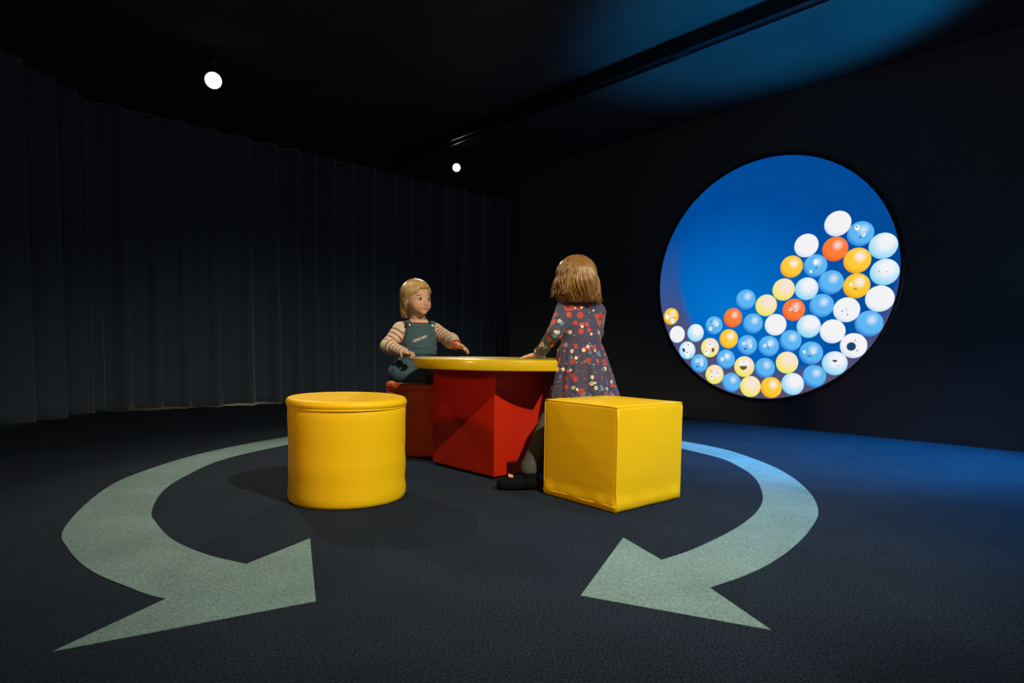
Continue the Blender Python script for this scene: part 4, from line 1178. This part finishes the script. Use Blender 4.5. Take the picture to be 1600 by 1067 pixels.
    fs.cone(chest + np.array([0, 0, 0.055]), chest + np.array([0, 0, 0.088]), 0.062, 0.052, 0.03)
    zz = fs.ax[2]; fs.d = np.where((zz < waist[2] + 0.05)[None, None, :], np.maximum(fs.d, np.where((zz < waist[2] - 0.004), 0.01, -1)[None, None, :]), fs.d)
    for s_, e_, w_ in ((SL, EL, WL), (SR, ER, WR)):
        fs.cone(s_, e_, 0.044, 0.038, 0.028); fs.cone(e_, w_, 0.038, 0.029, 0.012)
    fs.ell(chest + np.array([0, 0, 0.125]) + B.f * 0.012, (0.055, 0.05, 0.035), A, 0.004, True)
    for e_, w_ in ((EL, WL), (ER, WR)):
        t = unit(w_ - e_); fs.ell(w_ + t * 0.066, (0.066, 0.066, 0.066), None, 0.002, True)
    V, F = fs.smooth_mesh()
    np_obj('dress_bodice', V, F, FLO, root, O)
    for e_, w_ in ((EL, WL), (ER, WR)):
        t = unit(w_ - e_); a_ = unit(np.cross(t, [0, 0, 1])); b_ = np.cross(t, a_)
        tube('cuff', [Vector(w_ - t * 0.004 + (a_ * math.cos(q) + b_ * math.sin(q)) * 0.0295) - Vector(O) for q in [2 * PI * k / 28 for k in range(28)]], 0.0055, FLO, root, 8, True)
    # gathered skirt
    z1, z0 = waist[2] + 0.004, 0.405
    NS, NZ = 220, 34
    Vs, Fs = [], []
    rnd = random.Random(11)
    ph = [rnd.uniform(0, 6.28) for _ in range(8)]
    hemc = px(915, 619, 3.10)
    for lay in (0, 1):
        for j in range(NZ + 1):
            t = j / NZ
            z = z1 + (z0 - z1) * t
            cx = waist[0] + (hemc[0] - waist[0]) * t; cy = waist[1] + (3.125 - waist[1]) * t
            fl = t ** 0.8
            ra = 0.104 + (0.184 - 0.104) * fl; rb = 0.087 + (0.152 - 0.087) * fl
            for i in range(NS):
                a = 2 * PI * i / NS
                g = 0.030 * math.sin(23 * a + ph[0] + 0.8 * math.sin(3 * a)) * (1 - 0.55 * t) * min(1, t * 9 + 0.25) \
                  + 0.060 * t * math.sin(9 * a + ph[1] + 0.9 * math.sin(2 * a + ph[2])) + 0.035 * t * math.sin(14 * a + ph[3]) + 0.03 * t * t * math.sin(5 * a + ph[4])
                k = (1 + g) * (1 - 0.012 * lay / 0.15 * 0.15)
                if lay: k -= 0.02
                p = np.array([cx, cy, 0]) + B.l * ra * k * math.cos(a) + B.f * rb * k * math.sin(a)
                zz_ = z + 0.010 * t * math.sin(5 * a + ph[5])
                Vs.append(Vector((p[0], p[1], zz_)) - Vector(O))
    K = NS * (NZ + 1)
    for j in range(NZ):
        for i in range(NS):
            a, b = j * NS + i, j * NS + (i + 1) % NS
            Fs.append((a, a + NS, b + NS, b)); Fs.append((K + a, K + b, K + b + NS, K + a + NS))
    for i in range(NS):
        b = (i + 1) % NS; o_ = NZ * NS
        Fs.append((o_ + i, K + o_ + i, K + o_ + b, o_ + b)); Fs.append((i, b, K + b, K + i))
    sk = obj('skirt', Vs, Fs, FLO, root)
    tube('waist_seam', [Vector(waist + np.array([0, 0, 0.004]) + B.l * 0.104 * math.cos(a) + B.f * 0.087 * math.sin(a)) - Vector(O) for a in [2 * PI * k / 48 for k in range(48)]], 0.003, FLO, root, 6, True)
    # trousers
    n = NT('trouser_cotton'); c = n.co()
    TRO = n.bsdf(n.mix(n.noise(c, 200, 2), (0.034, 0.037, 0.034, 1), (0.062, 0.064, 0.056, 1)), 0.9, n.noise(n.vmap(c, (1, 1, 3)), 22, 3), 0.7, 0.010)
    ft = Field(lo, (0.66, 3.40, 0.62), 0.0034)
    ft.ell(hip + np.array([0, 0, -0.01]), (0.108, 0.088, 0.075), A)
    for h_, k_, a_ in ((hipL, knL, anL), (hipR, knR, anR)):
        m_ = k_ + (a_ - k_) * 0.5; e_ = a_ + (k_ - a_) * 0.06
        ft.cone(h_, k_, 0.060, 0.050, 0.03); ft.cone(k_, m_, 0.052, 0.048, 0.012); ft.cone(m_, e_, 0.048, 0.041, 0.006)
        for q in (0.55, 0.68, 0.80, 0.90):
            cc = k_ + (a_ - k_) * q; ft.cone(cc + np.array([0.004, 0, 0.004]), cc + np.array([-0.006, 0, -0.003]), 0.0455 - 0.004 * (q - 0.5), 0.0455 - 0.004 * (q - 0.5), 0.004)
        t = unit(a_ - k_); ft.ell(a_ + t * 0.066, (0.054, 0.054, 0.040), None, 0.003, True)
    V, F = ft.smooth_mesh()
    np_obj('trousers', V, F, TRO, root, O)
    # slippers
    SHO = plain('slipper_felt', (0.0045, 0.005, 0.007, 1), 1.0, Specular_IOR_Level=0.1)
    PINK = plain('bow_pink', (0.70, 0.30, 0.24, 1), 0.6)
    for a_, t_, h_ in ((anL, toeL, heelL), (anR, toeR, heelR)):
        l_ = np.minimum(t_, h_) - 0.07; u_ = np.maximum(t_, h_) + np.array([0.07, 0.07, 0.14])
        l_[2] = -0.004
        fsh = Field(l_, u_, 0.003)
        v = unit(t_ - h_)
        fsh.cone(h_ + np.array([0, 0, 0.004]), h_ + (t_ - h_) * 0.5 + np.array([0, 0, 0.004]), 0.033, 0.034, 0.01)
        fsh.cone(h_ + (t_ - h_) * 0.5 + np.array([0, 0, 0.004]), t_ - np.array([0, 0, 0.001]), 0.034, 0.030, 0.01)
        fsh.cone(h_ + v * 0.012 + np.array([0, 0, 0.02]), a_ + np.array([0, 0, 0.03]), 0.035, 0.032, 0.012)
        zz = fsh.ax[2]; fsh.d = np.maximum(fsh.d, np.maximum((0.002 - zz), zz - (a_[2] + 0.006))[None, None, :])
        V, F = fsh.smooth_mesh(1)
        sh = np_obj('slipper', V, F, SHO, root, O)
        c_ = h_ + (t_ - h_) * 0.70 + np.array([0, 0, 0.036])
        sd = np.cross(v, [0, 0, 1])
        for q in (-1, 1):
            V2, F2 = tube_vf([Vector(c_ + sd * q * 0.002 - O), Vector(c_ + sd * q * 0.012 + v * 0.012 + np.array([0, 0, 0.004]) - O), Vector(c_ + sd * q * 0.020 + v * 0.016 - O), Vector(c_ + sd * q * 0.014 - v * 0.004 - O), Vector(c_ + sd * q * 0.003 - O)], [0.003, 0.006, 0.005, 0.005, 0.003], 8)
            obj('bow', V2, F2, PINK, sh)
    # bobbed wavy hair
    fh = Field(hc - np.array([0.19, 0.19, 0.20]), hc + np.array([0.19, 0.19, 0.16]), 0.0045)
    fh.ell(H(0, -0.018, 0.028), (0.094, 0.104, 0.094), H.ax())
    fh.ell(H(0, -0.045, -0.045), (0.090, 0.072, 0.050), H.ax(), 0.03)
    fh.ell(H(0, 0.105, -0.055), (0.085, 0.085, 0.105), H.ax(), 0.012, True)
    cap = fh.smooth_mesh()
    def spec(rnd, i):
        az = rnd.uniform(-PI, PI); fr_ = abs(az)
        th0 = 0.9 * rnd.random() ** 2.2
        th1 = 1.30 if fr_ < 0.55 else 1.62
        r = 1.0 + rnd.uniform(0.02, 0.10)
        lock = round(az * 5) / 5.0
        ph_ = az * 5.0 + 1.2 * math.sin(az * 3.0) + rnd.uniform(-0.4, 0.4)
        TONE[i] = min(1, max(0, 0.5 + 0.45 * math.sin(round(az * 10) * 37.7) + rnd.uniform(-0.3, 0.3)))
        amp = rnd.uniform(0.04, 0.085)
        pts = []
        N_a = 9
        for k in range(N_a):
            t = th0 + (th1 - th0) * k / (N_a - 1)
            a = az + amp * math.sin(t * 3.4 + ph_) * min(1, t)
            pts.append(H(0.092 * r * math.sin(a) * math.sin(t), -0.018 + 0.104 * r * math.cos(a) * math.sin(t), 0.028 + 0.095 * r * math.cos(t)))
        if fr_ >= 0.55:
            L = rnd.uniform(0.095, 0.142); p = pts[-1]
            o = unit(H.l * math.sin(az) + H.f * math.cos(az)); tg = unit(H.l * math.cos(az) - H.f * math.sin(az))
            side_r = math.sin(az) < -0.55
            fl = rnd.uniform(-0.42, -0.05) if not side_r else rnd.uniform(-0.30, 0.20)
            if math.sin(az) > 0.7 and rnd.random() < 0.35: fl = rnd.uniform(0.05, 0.35); L *= 0.75
            if fr_ < 1.2: L *= 0.8
            bel = rnd.uniform(0.004, 0.016)
            for k in range(1, 10):
                q = k / 9
                pts.append(p - H.u * L * q + o * (bel * math.sin(q * PI) + L * fl * q ** 2.4) + tg * (0.011 * math.sin(q * 4.6 + ph_ + 1.5) - 0.011 * math.sin(ph_ + 1.5)))
        return pts, rnd.uniform(0.0014, 0.0028)
    strands('hair', H, spec, 2800, 9, hair_mat('brown_hair', (0.060, 0.024, 0.008, 1), (0.40, 0.195, 0.058, 1)), root, O, cap)
girl()
